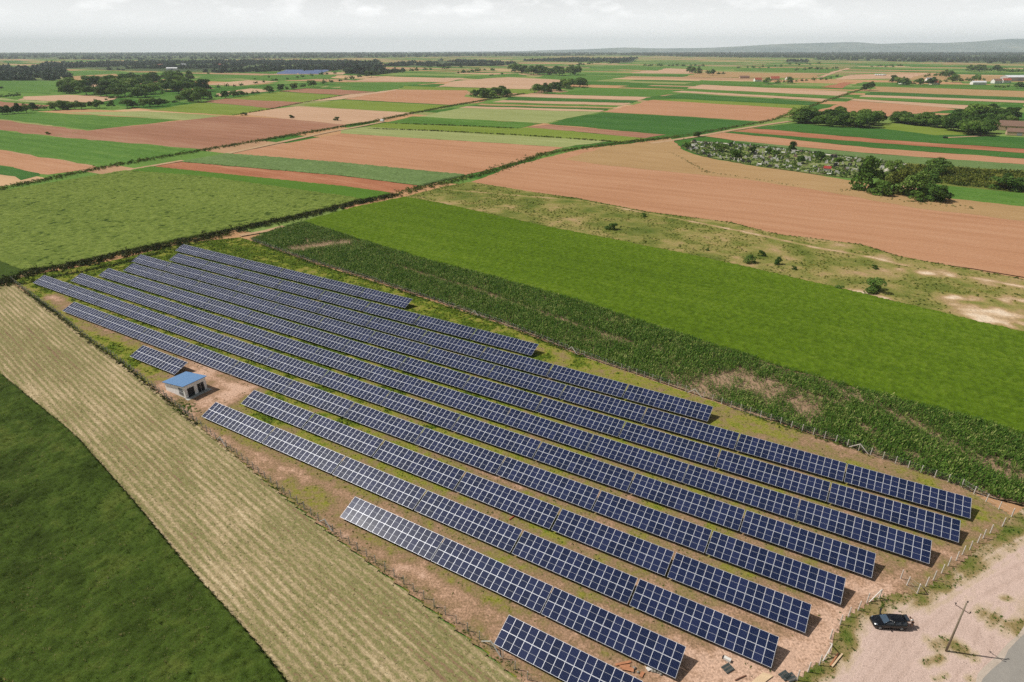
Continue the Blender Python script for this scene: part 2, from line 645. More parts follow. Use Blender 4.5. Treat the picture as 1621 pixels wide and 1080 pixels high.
# hills on the horizon, far to the right
def hill_mesh():
    nx, ny = 240, 20
    xs = np.linspace(-5000, 17000, nx)
    V = []
    for j in range(ny):
        t = j / (ny - 1)
        for x in xs:
            y = 12200 + 3600 * t - 0.10 * x
            prof = math.sin(math.pi * min(1, t * 1.15) ** 0.8) if t < 0.87 else max(0, math.sin(math.pi * min(1, t * 1.15) ** 0.8))
            e = 1 / (1 + math.exp(-(x - 1500) / 1900))
            h = e * (118 + 0.0125 * max(0, x - 1500)) * prof
            h *= 0.62 + 0.55 * float(vnoise(x, y, 1900, 3)) + 0.3 * float(vnoise(x, y, 700, 4)) - 0.1
            V.append((x, y, h - 1.0))
    F = [(j * nx + i, j * nx + i + 1, (j + 1) * nx + i + 1, (j + 1) * nx + i) for j in range(ny - 1) for i in range(nx - 1)]
    return mesh_np('hills', V, F, [ground_mat('haze_tinted_hills', [(0.3, rgb(112, 126, 128)), (0.6, rgb(140, 150, 146)), (0.8, rgb(190, 186, 170)), (0.95, rgb(220, 212, 194))],  # woods and fields paled in the colour itself, standing in for distance haze
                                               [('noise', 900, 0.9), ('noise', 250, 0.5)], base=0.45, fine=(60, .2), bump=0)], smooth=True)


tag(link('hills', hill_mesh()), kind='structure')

# ------------------------------------------------------------------ field materials
UA = ANG_U
NA = ANG_U + math.pi / 2
M = {}
M['orange'] = ground_mat('ripe_stubble', [(0.2, rgb(152, 108, 78)), (0.5, rgb(173, 129, 98)), (0.85, rgb(187, 148, 118))],
                         [('noise', 30, 0.5, 6, UA), ('noise', 5, 0.5, 14, UA), ('noise', 1.2, 0.3, 12, UA), ('wave', 11, .06, 1, UA, 0.8), ('noise', 90, .3, 2, UA)], fine=(1.0, .14), bump=.25, bumpscale=.6)
M['tan'] = ground_mat('ripe_grain', [(0.2, rgb(144, 115, 78)), (0.5, rgb(164, 134, 94)), (0.85, rgb(180, 152, 112))],
                      [('noise', 20, 0.5, 4, UA), ('noise', 4, 0.4, 8, UA)], fine=(1.0, .14), bump=.25, bumpscale=.6)
M['pink'] = ground_mat('pale_grain', [(0.2, rgb(165, 132, 104)), (0.5, rgb(184, 151, 123)), (0.85, rgb(198, 169, 142))],
                       [('noise', 40, 0.6, 5, UA), ('noise', 110, 0.4, 2, UA), ('wave', 15, .08, 1, UA, 0.8), ('noise', 6, 0.3, 10, UA)], fine=(2.0, .12), bump=0)
M['brown'] = ground_mat('ploughed_soil', [(0.15, rgb(128, 90, 68)), (0.5, rgb(150, 108, 86)), (0.78, rgb(165, 128, 104)), (0.93, rgb(188, 160, 135))],
                        [('noise', 45, 0.7, 4, UA), ('noise', 110, 0.4, 2, UA), ('wave', 15, .08, 1, UA, 0.8), ('noise', 6, 0.4, 9, UA)], fine=(2.0, .12), bump=0)
M['red'] = ground_mat('red_soil', [(0.2, rgb(136, 82, 58)), (0.5, rgb(160, 106, 78)), (0.85, rgb(186, 141, 111))],
                      [('noise', 14, 0.7, 5, UA), ('noise', 2.5, 0.5, 8, UA)], fine=(1.0, .2), bump=0)
M['pale'] = ground_mat('pale_green_crop', [(0.2, rgb(120, 130, 75)), (0.55, rgb(144, 151, 97)), (0.85, rgb(170, 168, 122))],
                       [('noise', 30, 0.6, 5, UA), ('noise', 110, 0.4, 2, UA), ('wave', 15, .08, 1, UA, 0.8), ('noise', 5, 0.4, 5, UA)], fine=(1.6, .2), bump=0)
M['yellow'] = ground_mat('yellow_green_crop', [(0.2, rgb(98, 116, 38)), (0.55, rgb(115, 132, 54)), (0.85, rgb(138, 146, 74))],
                         [('noise', 35, 0.7, 4, UA), ('noise', 110, 0.4, 2, UA), ('wave', 15, .08, 1, UA, 0.8), ('noise', 5, 0.4, 5, UA)], fine=(1.6, .2), bump=0)
M['green'] = ground_mat('green_crop', [(0.15, rgb(60, 92, 34)), (0.5, rgb(80, 116, 46)), (0.85, rgb(110, 138, 66))],
                        [('noise', 35, 0.6, 4, UA), ('noise', 110, 0.4, 2, UA), ('wave', 15, .08, 1, UA, 0.8), ('noise', 4, 0.5, 4, UA)], fine=(1.8, .3), bump=.5, bumpscale=1.2)
M['deep'] = ground_mat('deep_green_crop', [(0.15, rgb(48, 82, 34)), (0.5, rgb(60, 100, 42)), (0.85, rgb(86, 122, 56))],
                       [('noise', 35, 0.6, 4, UA), ('noise', 110, 0.4, 2, UA), ('wave', 15, .08, 1, UA, 0.8), ('noise', 4, 0.5, 4, UA)], fine=(1.8, .3), bump=.5, bumpscale=1.2)
M['grey'] = ground_mat('grey_green_crop', [(0.2, rgb(80, 104, 56)), (0.5, rgb(100, 122, 72)), (0.85, rgb(122, 142, 92))],
                       [('noise', 20, 0.5, 4, UA), ('noise', 2.2, 0.6, 5, UA)], fine=(1.0, .35), bump=.6, bumpscale=1.0)
M['olive'] = ground_mat('rough_grass', [(0.2, '#4f5c26'), (0.5, '#6c7436'), (0.85, '#8d8a4a')],
                        [('noise', 15, 0.6), ('noise', 3, 0.5)], fine=(1.0, .3), bump=.5, bumpscale=1.0)
M['dirt'] = ground_mat('dirt_track', [(0.2, '#94785a'), (0.5, '#ad9070'), (0.85, '#c2a888')],
                       [('noise', 6, 0.8), ('noise', 1.5, 0.4)], fine=(.5, .2), bump=.2)

# the farther fields, traced corner by corner: (kind, photo corners)
FIELDS = [
    ('orange', [(0, 248), (158, 265), (70, 276), (0, 268)]),
    ('deep', [(0, 268), (70, 276), (40, 284), (0, 292)]),
    ('green', [(0, 221), (78, 215), (325, 236), (160, 264), (0, 247)]),
    ('brown', [(0, 195), (140, 207), (78, 215), (0, 221)]),
    ('brown', [(78, 215), (143, 206), (290, 190.5), (353, 183), (540, 192), (548, 198), (333, 234), (325, 236)]),
    ('green', [(0, 182), (63, 177), (290, 190), (143, 206), (0, 193)]),
    ('pale', [(103, 178), (233, 176), (353, 183), (290, 190)]),
    ('yellow', [(233, 174), (320, 162), (433, 172), (367, 182.5)]),
    ('brown', [(320, 161), (360, 156), (480, 162), (433, 171.5)]),
    ('yellow', [(360, 156), (440, 145), (540, 151), (540, 156), (480, 161.5)]),
    ('brown', [(440, 144.5), (480, 140), (600, 143), (590, 146), (540, 150.5)]),
    ('pink', [(385, 181), (437, 172), (473, 168), (540, 172), (657, 178.5), (600, 190), (545, 197)]),
    ('yellow', [(473, 166), (540, 158), (713, 167), (660, 178), (540, 171.5)]),
    ('orange', [(543, 157), (627, 142), (740, 143), (737, 153), (780, 157), (753, 163), (713, 166)]),
    ('green', [(540, 137), (637, 136), (632, 141), (590, 145), (540, 142)]),
    ('green', [(500, 141), (545, 130), (705, 130), (637, 136), (540, 136.5)]),
    ('pink', [(590, 146), (632, 141), (627, 142.5), (543, 157), (482, 161), (540, 151)]),
    ('pink', [(600, 122), (690, 124), (750, 121), (706, 130), (560, 128)]),
    ('pink', [(690, 138), (720, 128), (800, 122), (900, 127), (897, 134), (860, 142), (700, 137)]),
    ('yellow', [(640, 136), (690, 138), (860, 142), (835, 149), (740, 143), (632, 141)]),
    ('green', [(700, 123), (820, 116), (835, 121), (760, 124)]),
    ('green', [(845, 123), (870, 118), (1000, 121), (940, 128), (905, 127)]),
    # between the two long ditches
    ('pale', [(663, 185), (727, 171), (950, 177), (860, 195)]),
    ('green', [(617, 192), (653, 184), (858, 195), (820, 203), (610, 194.5)]),
    ('yellow', [(580, 200), (610, 194.5), (820, 203), (835, 201), (1023, 219), (987, 225), (957, 223), (583, 203)]),
    ('brown', [(833, 200.5), (867, 197), (1053, 213), (1020, 218.5)]),
    ('deep', [(867, 196), (953, 178), (1080, 184), (1203, 193), (1160, 203), (1113, 212), (1080, 213), (1053, 212)]),
    ('orange', [(953, 177), (1033, 158), (1080, 160), (1263, 172), (1222, 191), (1203, 192), (1080, 184)]),
    ('pink', [(727, 170.5), (740, 168), (960, 174), (950, 177)]),
    ('deep', [(740, 168), (753, 166), (968, 171.5), (960, 174)]),
    ('tan', [(753, 166), (762, 164), (973, 169.5), (968, 171.5)]),
    ('green', [(762, 164), (780, 161.5), (985, 167), (973, 169.5)]),
    ('pink', [(780, 161.5), (797, 158.5), (1000, 163), (985, 167)]),
    ('deep', [(797, 158.5), (812, 153), (1010, 159), (1000, 163)]),
    ('pink', [(812, 152.5), (835, 149), (1030, 153.5), (1010, 158.5)]),
    ('green', [(875, 148.5), (935, 139), (1060, 143), (1080, 146), (1030, 153.5)]),
    ('orange', [(360, 243), (540, 211), (893, 233), (870, 240), (815, 258), (737, 277), (540, 258)]),
    ('pale', [(540, 206), (578, 200.5), (963, 223), (893, 233), (540, 211)]),
    ('red', [(240, 263), (287, 256), (540, 278), (668, 294.5), (620, 305), (540, 295)]),
    # right hand side
    ('yellow', [(1080, 157), (1290, 167), (1265, 172), (1033, 158)]),
    ('deep', [(1040, 153), (1080, 148), (1300, 161), (1290, 167)]),
    ('pink', [(1062, 145.5), (1080, 143.5), (1320, 157), (1310, 160)]),
    ('green', [(1075, 143.5), (1085, 140), (1335, 152), (1325, 156)]),
    ('pink', [(1085, 140), (1110, 134), (1345, 145), (1335, 152)]),
    ('orange', [(1258, 185), (1347, 159), (1517, 173), (1400, 185)]),
    ('pink', [(1347, 158.5), (1352, 156.5), (1560, 168), (1530, 173)]),
    ('green', [(1352, 156), (1362, 153), (1600, 163), (1575, 168)]),
    ('pink', [(1362, 153), (1370, 150), (1621, 160), (1621, 164)]),
    ('deep', [(1370, 150), (1376, 145), (1621, 156), (1621, 161)]),
    ('tan', [(1376, 145), (1388, 137), (1621, 147), (1621, 156)]),
    ('green', [(1388, 136.5), (1400, 132), (1621, 139), (1621, 146)]),
    ('tan', [(1400, 126), (1470, 118), (1621, 121), (1621, 128)]),
    ('pink', [(1320, 126), (1345, 119), (1470, 116), (1440, 124)]),
    ('green', [(1350, 136), (1365, 130), (1440, 131), (1395, 137)]),
    ('red', [(1300, 138), (1335, 130), (1350, 131), (1335, 140)]),
    ('green', [(1085, 133), (1110, 127), (1215, 130), (1200, 136)]),
    ('tan', [(1080, 122), (1120, 113), (1300, 118), (1290, 124)]),
    ('green', [(1160, 112), (1200, 107), (1330, 109), (1310, 116)]),
    ('pink', [(1000, 116), (1040, 108), (1110, 110), (1090, 117)]),
    ('green', [(930, 108), (960, 104), (1060, 106), (1040, 112)]),
    ('deep', [(1190, 203), (1253, 195), (1397, 204), (1500, 204), (1547, 213), (1621, 219), (1621, 235), (1413, 222)]),
    ('yellow', [(1397, 203.5), (1400, 194), (1493, 203), (1550, 213), (1480, 214)]),
    ('red', [(1160, 208), (1190, 203), (1413, 222), (1621, 236), (1621, 243), (1380, 225.5)]),
    ('deep', [(1140, 209), (1160, 208), (1380, 225.5), (1621, 243), (1621, 251), (1380, 234)]),
    ('orange', [(1110, 214), (1140, 209), (1380, 234), (1621, 251), (1621, 259), (1380, 243), (1167, 223)]),
    ('grey', [(1150, 222), (1167, 223), (1380, 243), (1621, 259), (1621, 268), (1430, 258)]),
    ('green', [(1435, 290), (1467, 288), (1560, 297), (1621, 303), (1621, 326), (1497, 314)]),
    ('olive', [(1430, 258), (1621, 268), (1621, 303), (1540, 298), (1467, 290), (1400, 283), (1395, 272)]),
    # left, beyond the wood
    ('green', [(0, 135), (20, 126), (110, 128), (85, 141), (75, 149), (0, 148)]),
    ('pink', [(37, 153), (110, 150), (190, 154), (155, 163), (30, 158)]),
    ('pale', [(0, 158), (30, 158), (125, 163), (100, 166), (0, 166)]),
    ('brown', [(0, 166), (75, 167), (60, 174), (0, 178)]),
    ('green', [(77, 112), (180, 112), (240, 118), (110, 120)]),
    ('tan', [(110, 121), (180, 117), (200, 120), (150, 127), (100, 127)]),
    ('pink', [(115, 137), (190, 127), (205, 131), (160, 138)]),
    ('green', [(300, 125), (340, 118), (420, 120), (400, 124)]),
    ('pink', [(320, 134), (390, 127), (440, 129), (380, 136)]),
    ('green', [(380, 125), (420, 119), (540, 118), (520, 124), (440, 128)]),
    ('pink', [(420, 118), (470, 114), (560, 115), (540, 118)]),
    ('pink', [(340, 148), (395, 140), (440, 142), (430, 144), (345, 152)]),
    ('green', [(400, 140), (440, 134), (520, 134), (500, 139), (440, 143)]),
    ('green', [(205, 156), (290, 150), (290, 158), (240, 165)]),
]
def widen(pts):
    """carry outlines that stop at the edge of the photograph on along the lie of the land"""
    out = []
    for x, y in pts:
        if x == 1621:
            x, y = 2000, 78 + (y - 78) * 2820 / 2441
        elif x == 0:
            x, y = -300, 78 + (y - 78) * 520 / 820
        out.append((x, y))
    return out


for i, (k, pts) in enumerate(FIELDS):
    flat_field('field', gps(widen(pts)), M[k], -0.26 + 0.0028 * i)

# the tan headland and the orange field beyond the waste strip
big = [(745, 289), (815, 262), (890, 243), (925, 235), (1000, 227), (1062, 219), (1080, 238), (1110, 248), (1180, 261), (1287, 276), (1350, 286), (1440, 306), (1497, 314), (1621, 328), (1621, 443),
       (1421, 406), (1364, 388), (1230, 371), (1154, 352), (1026, 336), (912, 314), (850, 306)]
flat_field('field', gps(widen(big)), M['orange'], 0.0)
head = [(893, 252), (960, 232), (1000, 228), (1062, 220), (1080, 238), (1110, 248), (1180, 261), (1287, 276), (1350, 286), (1440, 306), (1497, 314), (1621, 328), (1621, 352), (1450, 330), (1313, 304), (1180, 284), (1080, 274), (960, 262)]
flat_field('field', gps(widen(head)), M['tan'], 0.02)

# ------------------------------------------------------------------ near crops with real height
def crop_noise(x, y, amp, s, seed):
    return amp * (0.6 * vnoise(x, y, s, seed) + 0.4 * vnoise(x, y, s * 0.45, seed + 1))


M['soy'] = ground_mat('bright_green_crop', [(0.1, rgb(54, 76, 12)), (0.45, rgb(82, 106, 22)), (0.75, rgb(106, 126, 40)), (0.95, rgb(140, 152, 74))],
                      [('noise', 60, 0.45, 2, UA), ('noise', 8, 0.12, 5, UA), ('wave', 12, .05, 1, UA, .5), ('wave', 3.2, .06, 1, UA, .8)], base=0.45, attr=('mask', 0.34), fine=(0.4, .34), bump=.7, bumpscale=.5)
M['mottled'] = ground_mat('mottled_green_crop', [(0.05, rgb(58, 76, 26)), (0.35, rgb(94, 111, 46)), (0.72, rgb(124, 138, 66)), (0.95, rgb(150, 160, 94))],
                          [('noise', 30, 0.3, 3, UA), ('noise', 6, 0.25, 2, UA)], base=0.45, attr=('mask', 0.6), fine=(0.8, .35), bump=.7, bumpscale=.9)
M['darkgrass'] = ground_mat('tall_dark_grass', [(0.05, rgb(42, 54, 18)), (0.4, rgb(64, 82, 30)), (0.7, rgb(90, 100, 44)), (0.95, rgb(144, 130, 88))],
                            [('noise', 13, 0.8), ('noise', 2.5, 0.35, 2.5, UA)], base=0.36, attr=('mask', 0.3), fine=(0.3, .4), bump=.8, bumpscale=.3)
M['corn_soil'] = ground_mat('corn_soil', [(0.1, rgb(104, 84, 62)), (0.5, rgb(146, 122, 98)), (0.9, rgb(180, 154, 130))],
                            [('noise', 9, 0.6, 3, UA), ('noise', 1.5, 0.4, 4, UA)], fine=(.4, .3), bump=.5)
M['hay'] = ground_mat('mown_hay', [(0.08, rgb(112, 90, 70)), (0.26, rgb(136, 114, 88)), (0.38, rgb(122, 122, 76)), (0.52, rgb(156, 140, 106)), (0.68, rgb(186, 168, 134)), (0.9, rgb(220, 204, 174))],
                      [('wave', 1.15, 0.17, 1, R(138.7), 0.7), ('noise', 0.55, 0.42, 16, R(138.7)), ('noise', 22, 0.55, 2.5, R(138.7)), ('noise', 4.5, 0.45, 3, R(138.7)),
                       ('noise', 0.3, 0.6, 2.0, R(138.7))], base=0.46, fine=(0.2, .3), bump=.6, bumpscale=.3)

soy_poly = gps([(480, 352), (560, 330), (640, 313), (697, 323), (850, 357), (1078, 402), (1183, 425), (1278, 447), (1421, 481), (1640, 533), (1760, 560), (1720, 700),
                (1621, 689), (1524, 659), (1448, 640), (1250, 584), (1106, 540), (925, 480), (782, 439), (678, 413), (539, 370)])


def soy_h(x, y):
    return 0.4 + 0.5 * crop_noise(x, y, 1, 0.95, 11) + 0.2 * vnoise(x, y, 6, 12)


o = grid_field('crop', soy_poly, 0.36, M['soy'], soy_h, lambda x, y: crop_noise(x, y, 1, 0.95, 11) - .5)
tag(o, 'broad bright green low crop filling the field right of the corn strip', 'crop field', kind='stuff')

mot_poly = gps([(-260, 330), (0, 304), (200, 271), (320, 280), (540, 311), (572, 316), (540, 326), (430, 351), (300, 377), (220, 394), (110, 419), (40, 430), (0, 414), (-120, 440)])
o = grid_field('crop', mot_poly, 0.55, M['mottled'], lambda x, y: 0.4 + 0.7 * crop_noise(x, y, 1, 1.15, 21), lambda x, y: crop_noise(x, y, 1, 1.15, 21) - .5 - .6 * (vnoise(x, y, 2.2, 24) > .86))
tag(o, 'mottled light green crop in the large field beyond the ditch at left', 'crop field', kind='stuff')
o = grid_field('crop', gps([(207, 270), (240, 264), (540, 295), (620, 306), (592, 314), (572, 316), (540, 311), (320, 280)]), 0.7,
               ground_mat('lush_strip', [(0.2, rgb(62, 94, 28)), (0.55, rgb(80, 114, 38)), (0.85, rgb(104, 134, 58))], [('noise', 20, 0.5, 4, UA)], fine=(.8, .25), bump=.5, bumpscale=.6),
               lambda x, y: 0.4 + 0.25 * crop_noise(x, y, 1, 1.2, 31))
tag(o, 'narrow strip of lush green crop below the red soil strip', 'crop field', kind='stuff')
o = grid_field('crop', gps([(288, 256), (360, 243.5), (540, 258), (737, 277.5), (668, 294), (540, 278)]), 0.8, M['grey'],
               lambda x, y: 0.3 + 0.7 * crop_noise(x, y, 1, 1.6, 41))
tag(o, 'grey green crop in rows between the orange field and the red soil strip', 'crop field', kind='stuff')
o = grid_field('crop', gps([(-120, 440), (0, 414), (42, 430), (20, 439), (0, 444), (-80, 460)]), 0.5, M['darkgrass'], lambda x, y: .4 + .3 * crop_noise(x, y, 1, 1, 43))
tag(o, 'dark green wedge of crop by the ditch at the left edge', 'crop field', kind='stuff')

dg_poly = gps([(-40, 556), (0, 592), (120, 690), (200, 780), (300, 900), (400, 1010), (455, 1080), (520, 1165), (200, 1180), (-160, 1000), (-160, 700)])


def dg_h(x, y):
    return 0.35 + 0.65 * crop_noise(x, y, 1, 0.7, 51) + 0.35 * vnoise(x + 0.6 * vnoise(x, y, 3, 9), y, 2.6, 53)


o = grid_field('grass', dg_poly, 0.3, M['darkgrass'], dg_h, lambda x, y: 1.2 * (vnoise(x, y, 9, 54) - .5) + .8 * (vnoise(x, y, 1.6, 55) - .5))
tag(o, 'tall dark green grass field in the bottom left corner', 'grass', kind='stuff')
GT = [tuft_template(7, s, 0.75, 0.13) for s in (1, 2, 3)]
WT = [tuft_template(6, s, 0.5, 0.1, 0.75) for s in (21, 22, 23)]
dgm = leaf_mat('grass_blades', [(0.05, rgb(52, 70, 22)), (0.35, rgb(82, 103, 36)), (0.65, rgb(118, 130, 60)), (0.95, rgb(192, 184, 128))], size=7, w=0.55, trans=.25)
P = fill(dg_poly, 0.38, 61)
zz = dg_h(P[:, 0], P[:, 1])
o = scatter('grass_blades', np.column_stack([P, zz * 0.6]), rng.uniform(.28, .62, len(P)), dgm, WT, .42 + .8 * (vnoise(P[:, 0], P[:, 1], 1.8, 58) - .5) + .7 * (vnoise(P[:, 0], P[:, 1], 11, 59) - .5) + rng.uniform(-.35, .4, len(P)), rot=(.9, .6))
tag(o, 'wind combed blades standing over the dark grass field at bottom left', 'grass', kind='stuff')

# mown hay strip
hay_poly = gps([(-60, 470), (20, 450), (91, 500), (143, 541), (194, 578), (252, 625), (313, 675), (378, 728), (425, 768), (511, 838), (609, 912), (695, 978), (836, 1090), (960, 1190), (520, 1165), (455, 1080), (400, 1010), (300, 900), (200, 780), (120, 690), (0, 592), (-40, 556)])
o = grid_field('hay_field', hay_poly, 0.5, M['hay'], lambda x, y: 0.02 + 0.10 * crop_noise(x, y, 1, 0.8, 71), skirt=False)
tag(o, kind='structure')
flat_field('hay_field', hay_poly, M['hay'], -0.02, ragged=0)
strawm = leaf_mat('straw', [(0.1, rgb(98, 112, 52)), (0.45, rgb(150, 138, 92)), (0.9, rgb(214, 200, 166))], size=5, w=0.8, trans=.1)
P = fill(hay_poly, (0.75, 0.95), 73, ang=R(138.7))
ST = [tuft_template(5, s, 1.3, 0.16) for s in (4, 5, 6)]
o = scatter('hay_stubble', P, rng.uniform(.14, .32, len(P)), strawm, ST, rng.uniform(.15, .8, len(P)))
tag(o, 'mown straw and stubble lying in rows on the pale strip left of the fence', 'hay', kind='stuff')

# corn strip
corn_poly = gps([(397, 381), (440, 364), (480, 353), (539, 371), (678, 414), (782, 440), (925, 481), (1106, 541), (1250, 585), (1448, 641), (1524, 660), (1621, 690), (1720, 702),
                 (1800, 850), (1621, 802), (1524, 772), (1450, 746), (1376, 718), (1250, 674), (1161, 644), (1094, 621), (1022, 596), (925, 563), (800, 513), (678, 472), (591, 443), (492, 413)])
flat_field('field', corn_poly, M['corn_soil'], 0.004)
P = fill(corn_poly, (0.36, 0.62), 81, 0.75)
bald = gps([(540, 385), (500, 390), (470, 394)])
b1 = dist_line(P[:, 0], P[:, 1], bald)
bald2 = gps([(1100, 618), (1170, 600), (1210, 618), (1270, 640)])
b2 = dist_line(P[:, 0], P[:, 1], bald2)
bald3 = gps([(1210, 575), (1290, 600), (1460, 680), (1570, 740), (1640, 770)])
b3 = dist_line(P[:, 0], P[:, 1], bald3)
bald4 = gps([(1000, 545), (900, 512), (760, 462), (620, 420)])
b4 = dist_line(P[:, 0], P[:, 1], bald4)
nz = vnoise(P[:, 0], P[:, 1], 5, 82) * .6 + vnoise(P[:, 0], P[:, 1], 1.7, 83) * .4
thin = np.exp(-(b1 / 5) ** 2) * .6 * (.5 + vnoise(P[:, 0], P[:, 1], 3, 88)) + np.exp(-(b2 / 5.0) ** 2) * .58 * (.3 + 1.2 * vnoise(P[:, 0], P[:, 1], 3, 86)) + np.exp(-(b3 / 2.0) ** 2) * .36 * (.5 + vnoise(P[:, 0], P[:, 1], 3, 87)) + np.exp(-(b4 / 1.0) ** 2) * .5
keep = rng.random(len(P)) > np.clip(thin * .95 + (nz < 0.27) * .4, 0, .72)
sc = (1.06 - 0.8 * np.clip(thin, 0, .85) + 0.35 * (nz - .5)) * rng.uniform(.85, 1.15, len(P))
P, sc, nz = P[keep], np.clip(sc[keep], .34, 2), nz[keep]
cornm = leaf_mat('corn_leaves', [(0.05, rgb(46, 74, 20)), (0.4, rgb(74, 108, 36)), (0.7, rgb(106, 134, 54)), (0.95, rgb(184, 182, 116))], size=7, w=0.35, trans=.3, rough=.6)
o = scatter('corn', P, sc, cornm, [corn_template(s) for s in range(5)], .45 + rng.uniform(-.25, .3, len(P)))
tag(o, 'dark green corn standing in rows along the fence of the solar farm', 'corn', kind='stuff')

# waste strip between the bright crop and the orange field
waste_poly = gps([(640, 312), (700, 296), (745, 288), (850, 305), (912, 313.5), (1026, 335.5), (1154, 351.5), (1230, 370.5), (1364, 387), (1421, 405.5), (1621, 442), (1800, 470), (1900, 570), (1640, 534),
                  (1421, 482), (1278, 448), (1183, 426), (1078, 403), (850, 358), (697, 324)])
trk = gps([(700, 300), (920, 318), (1010, 335), (1090, 350), (1180, 368), (1290, 392), (1380, 408), (1450, 425), (1540, 440), (1660, 462)])
pale_spots = [gps([(1340, 462), (1400, 472)]), gps([(1430, 428), (1500, 436)]), gps([(1530, 485), (1600, 500)]), gps([(1500, 470), (1640, 480)]), gps([(670, 321), (700, 324)]), gps([(1560, 505), (1640, 520)])]


def waste_attr(x, y):
    v = np.exp(-(dist_line(x, y, trk) / 1.1) ** 2) * (.2 + .3 * vnoise(x, y, 8, 93))
    for k, s in enumerate(pale_spots):
        v = np.maximum(v, np.exp(-(dist_line(x, y, s) / (3.2 + k % 3)) ** 2) * (.15 + .55 * vnoise(x, y, 2.5, 90 + k)))
    tt = np.clip((x - 60) / 60, 0, 1) * .14
    return v + tt * (vnoise(x, y, 7, 95)) + .42 * (vnoise(x, y, 9, 96) - .5) + .3 * (vnoise(x, y, 3, 94) - .5)


M['waste'] = ground_mat('waste_grass', [(0.08, '#4e5f24'), (0.34, '#73763a'), (0.52, '#8f8450'), (0.66, '#a38a66'), (0.82, '#c2a98b'), (0.97, '#d5c2aa')],
                        [('noise', 11, 0.38, 3, UA), ('noise', 2.5, 0.3)], base=0.37, attr=('mask', .85), fine=(.7, .32), bump=.5, bumpscale=.7)
o = grid_field('rough_ground', waste_poly, 0.9, M['waste'], lambda x, y: .01 + .12 * crop_noise(x, y, 1, 2, 97), waste_attr, z=0.03)
tag(o, kind='structure')
P = fill(waste_poly, 1.5, 99)
a = waste_attr(P[:, 0], P[:, 1])
P = P[(a < .2) & (vnoise(P[:, 0], P[:, 1], 5, 98) > .42)]
weedm = leaf_mat('weeds', [(0.05, '#3a4f18'), (0.4, '#66752e'), (0.7, '#8b8a42'), (0.95, '#b79a3a')], size=16, w=0.7, trans=.2)
CL = [clump_template(14, s, 0.75, 0.6) for s in (1, 2, 3)]
o = scatter('weeds', P, rng.uniform(.25, .65, len(P)), weedm, CL, rng.uniform(.2, .7, len(P)))
tag(o, 'olive and yellow weeds scattered over the rough strip beyond the bright crop', 'weeds', kind='stuff')

# ------------------------------------------------------------------ the solar farm's own ground
farm_poly = gps([(19, 443), (60, 434), (120, 424), (200, 408), (290, 385), (380, 376), (400, 382), (492, 416), (591, 446), (678, 475), (800, 516), (925, 566), (1022, 599), (1094, 624), (1161, 647), (1250, 677),
                 (1376, 720), (1450, 746), (1524, 772), (1601, 817), (1575, 850), (1535, 880), (1490, 915), (1452, 942), (1420, 940), (1391, 945), (1330, 984), (1313, 1036), (1280, 1062), (1240, 1095),
                 (1180, 1180), (1000, 1220), (836, 1090), (767, 1030), (695, 974), (609, 908), (565, 876), (511, 834), (472, 802), (425, 766), (378, 727), (347, 703), (313, 674), (252, 623), (194, 577), (143, 541), (91, 499)])
bare_lines = [
    (gps([(255, 625), (300, 590), (330, 600), (360, 620)]), 6.0, .6),
    (gps([(290, 605), (340, 585), (320, 578), (250, 553), (200, 535), (150, 515), (105, 487), (80, 470)]), 2.4, .42),
    (gps([(300, 655), (340, 640), (385, 612)]), 4.0, .45),
    (gps([(325, 690), (390, 735), (430, 755)]), 2.5, .22),
    (gps([(330, 580), (420, 608), (520, 640), (700, 715), (900, 800)]), 1.3, .3),
    (gps([(1120, 1060), (1180, 1040), (1240, 1060), (1290, 1030), (1320, 980), (1380, 940)]), 4.5, .3),
    (gps([(1050, 1075), (1150, 1080), (1240, 1060)]), 5.0, .26),
    (gps([(1390, 935), (1450, 900), (1500, 870), (1530, 840)]), 1.2, .2),
    (gps([(600, 920), (680, 960), (760, 990), (840, 1060)]), 3.0, .16),
    (gps([(950, 990), (1040, 1030), (1060, 1060)]), 3.0, .12),
]


def farm_attr(x, y):
    a = x * U[0] + y * U[1]
    b = x * NV[0] + y * NV[1]
    # grass is lush at the far left end, thin and dry to the right
    g = np.clip((a + 5) / 110, 0, 1) * np.clip((b - 50) / 18, .35, 1) * .8 + np.clip((b - 75) / 60, 0, 1) * .25
    v = .24 - .5 * g
    # bare lanes between the front rows
    ph = ((b / 1.1 - 47.66 + 1.0) % 6.65) / 6.65
    lane = np.exp(-((ph - .82) / .13) ** 2)
    v = v + lane * (.16 * np.clip((110 - b) / 60, 0, 1) + .06)
    for pts, w, s in bare_lines:
        v = v + s * np.exp(-(dist_line(x, y, pts) / w) ** 2)
    lo = np.where(g < .55, np.where(b < 62, .08, -.06), -.5)
    return np.clip(v + .34 * (vnoise(x, y, 4, 101) - .5) + .3 * (vnoise(x, y, 1.3, 102) - .5), lo, .75)


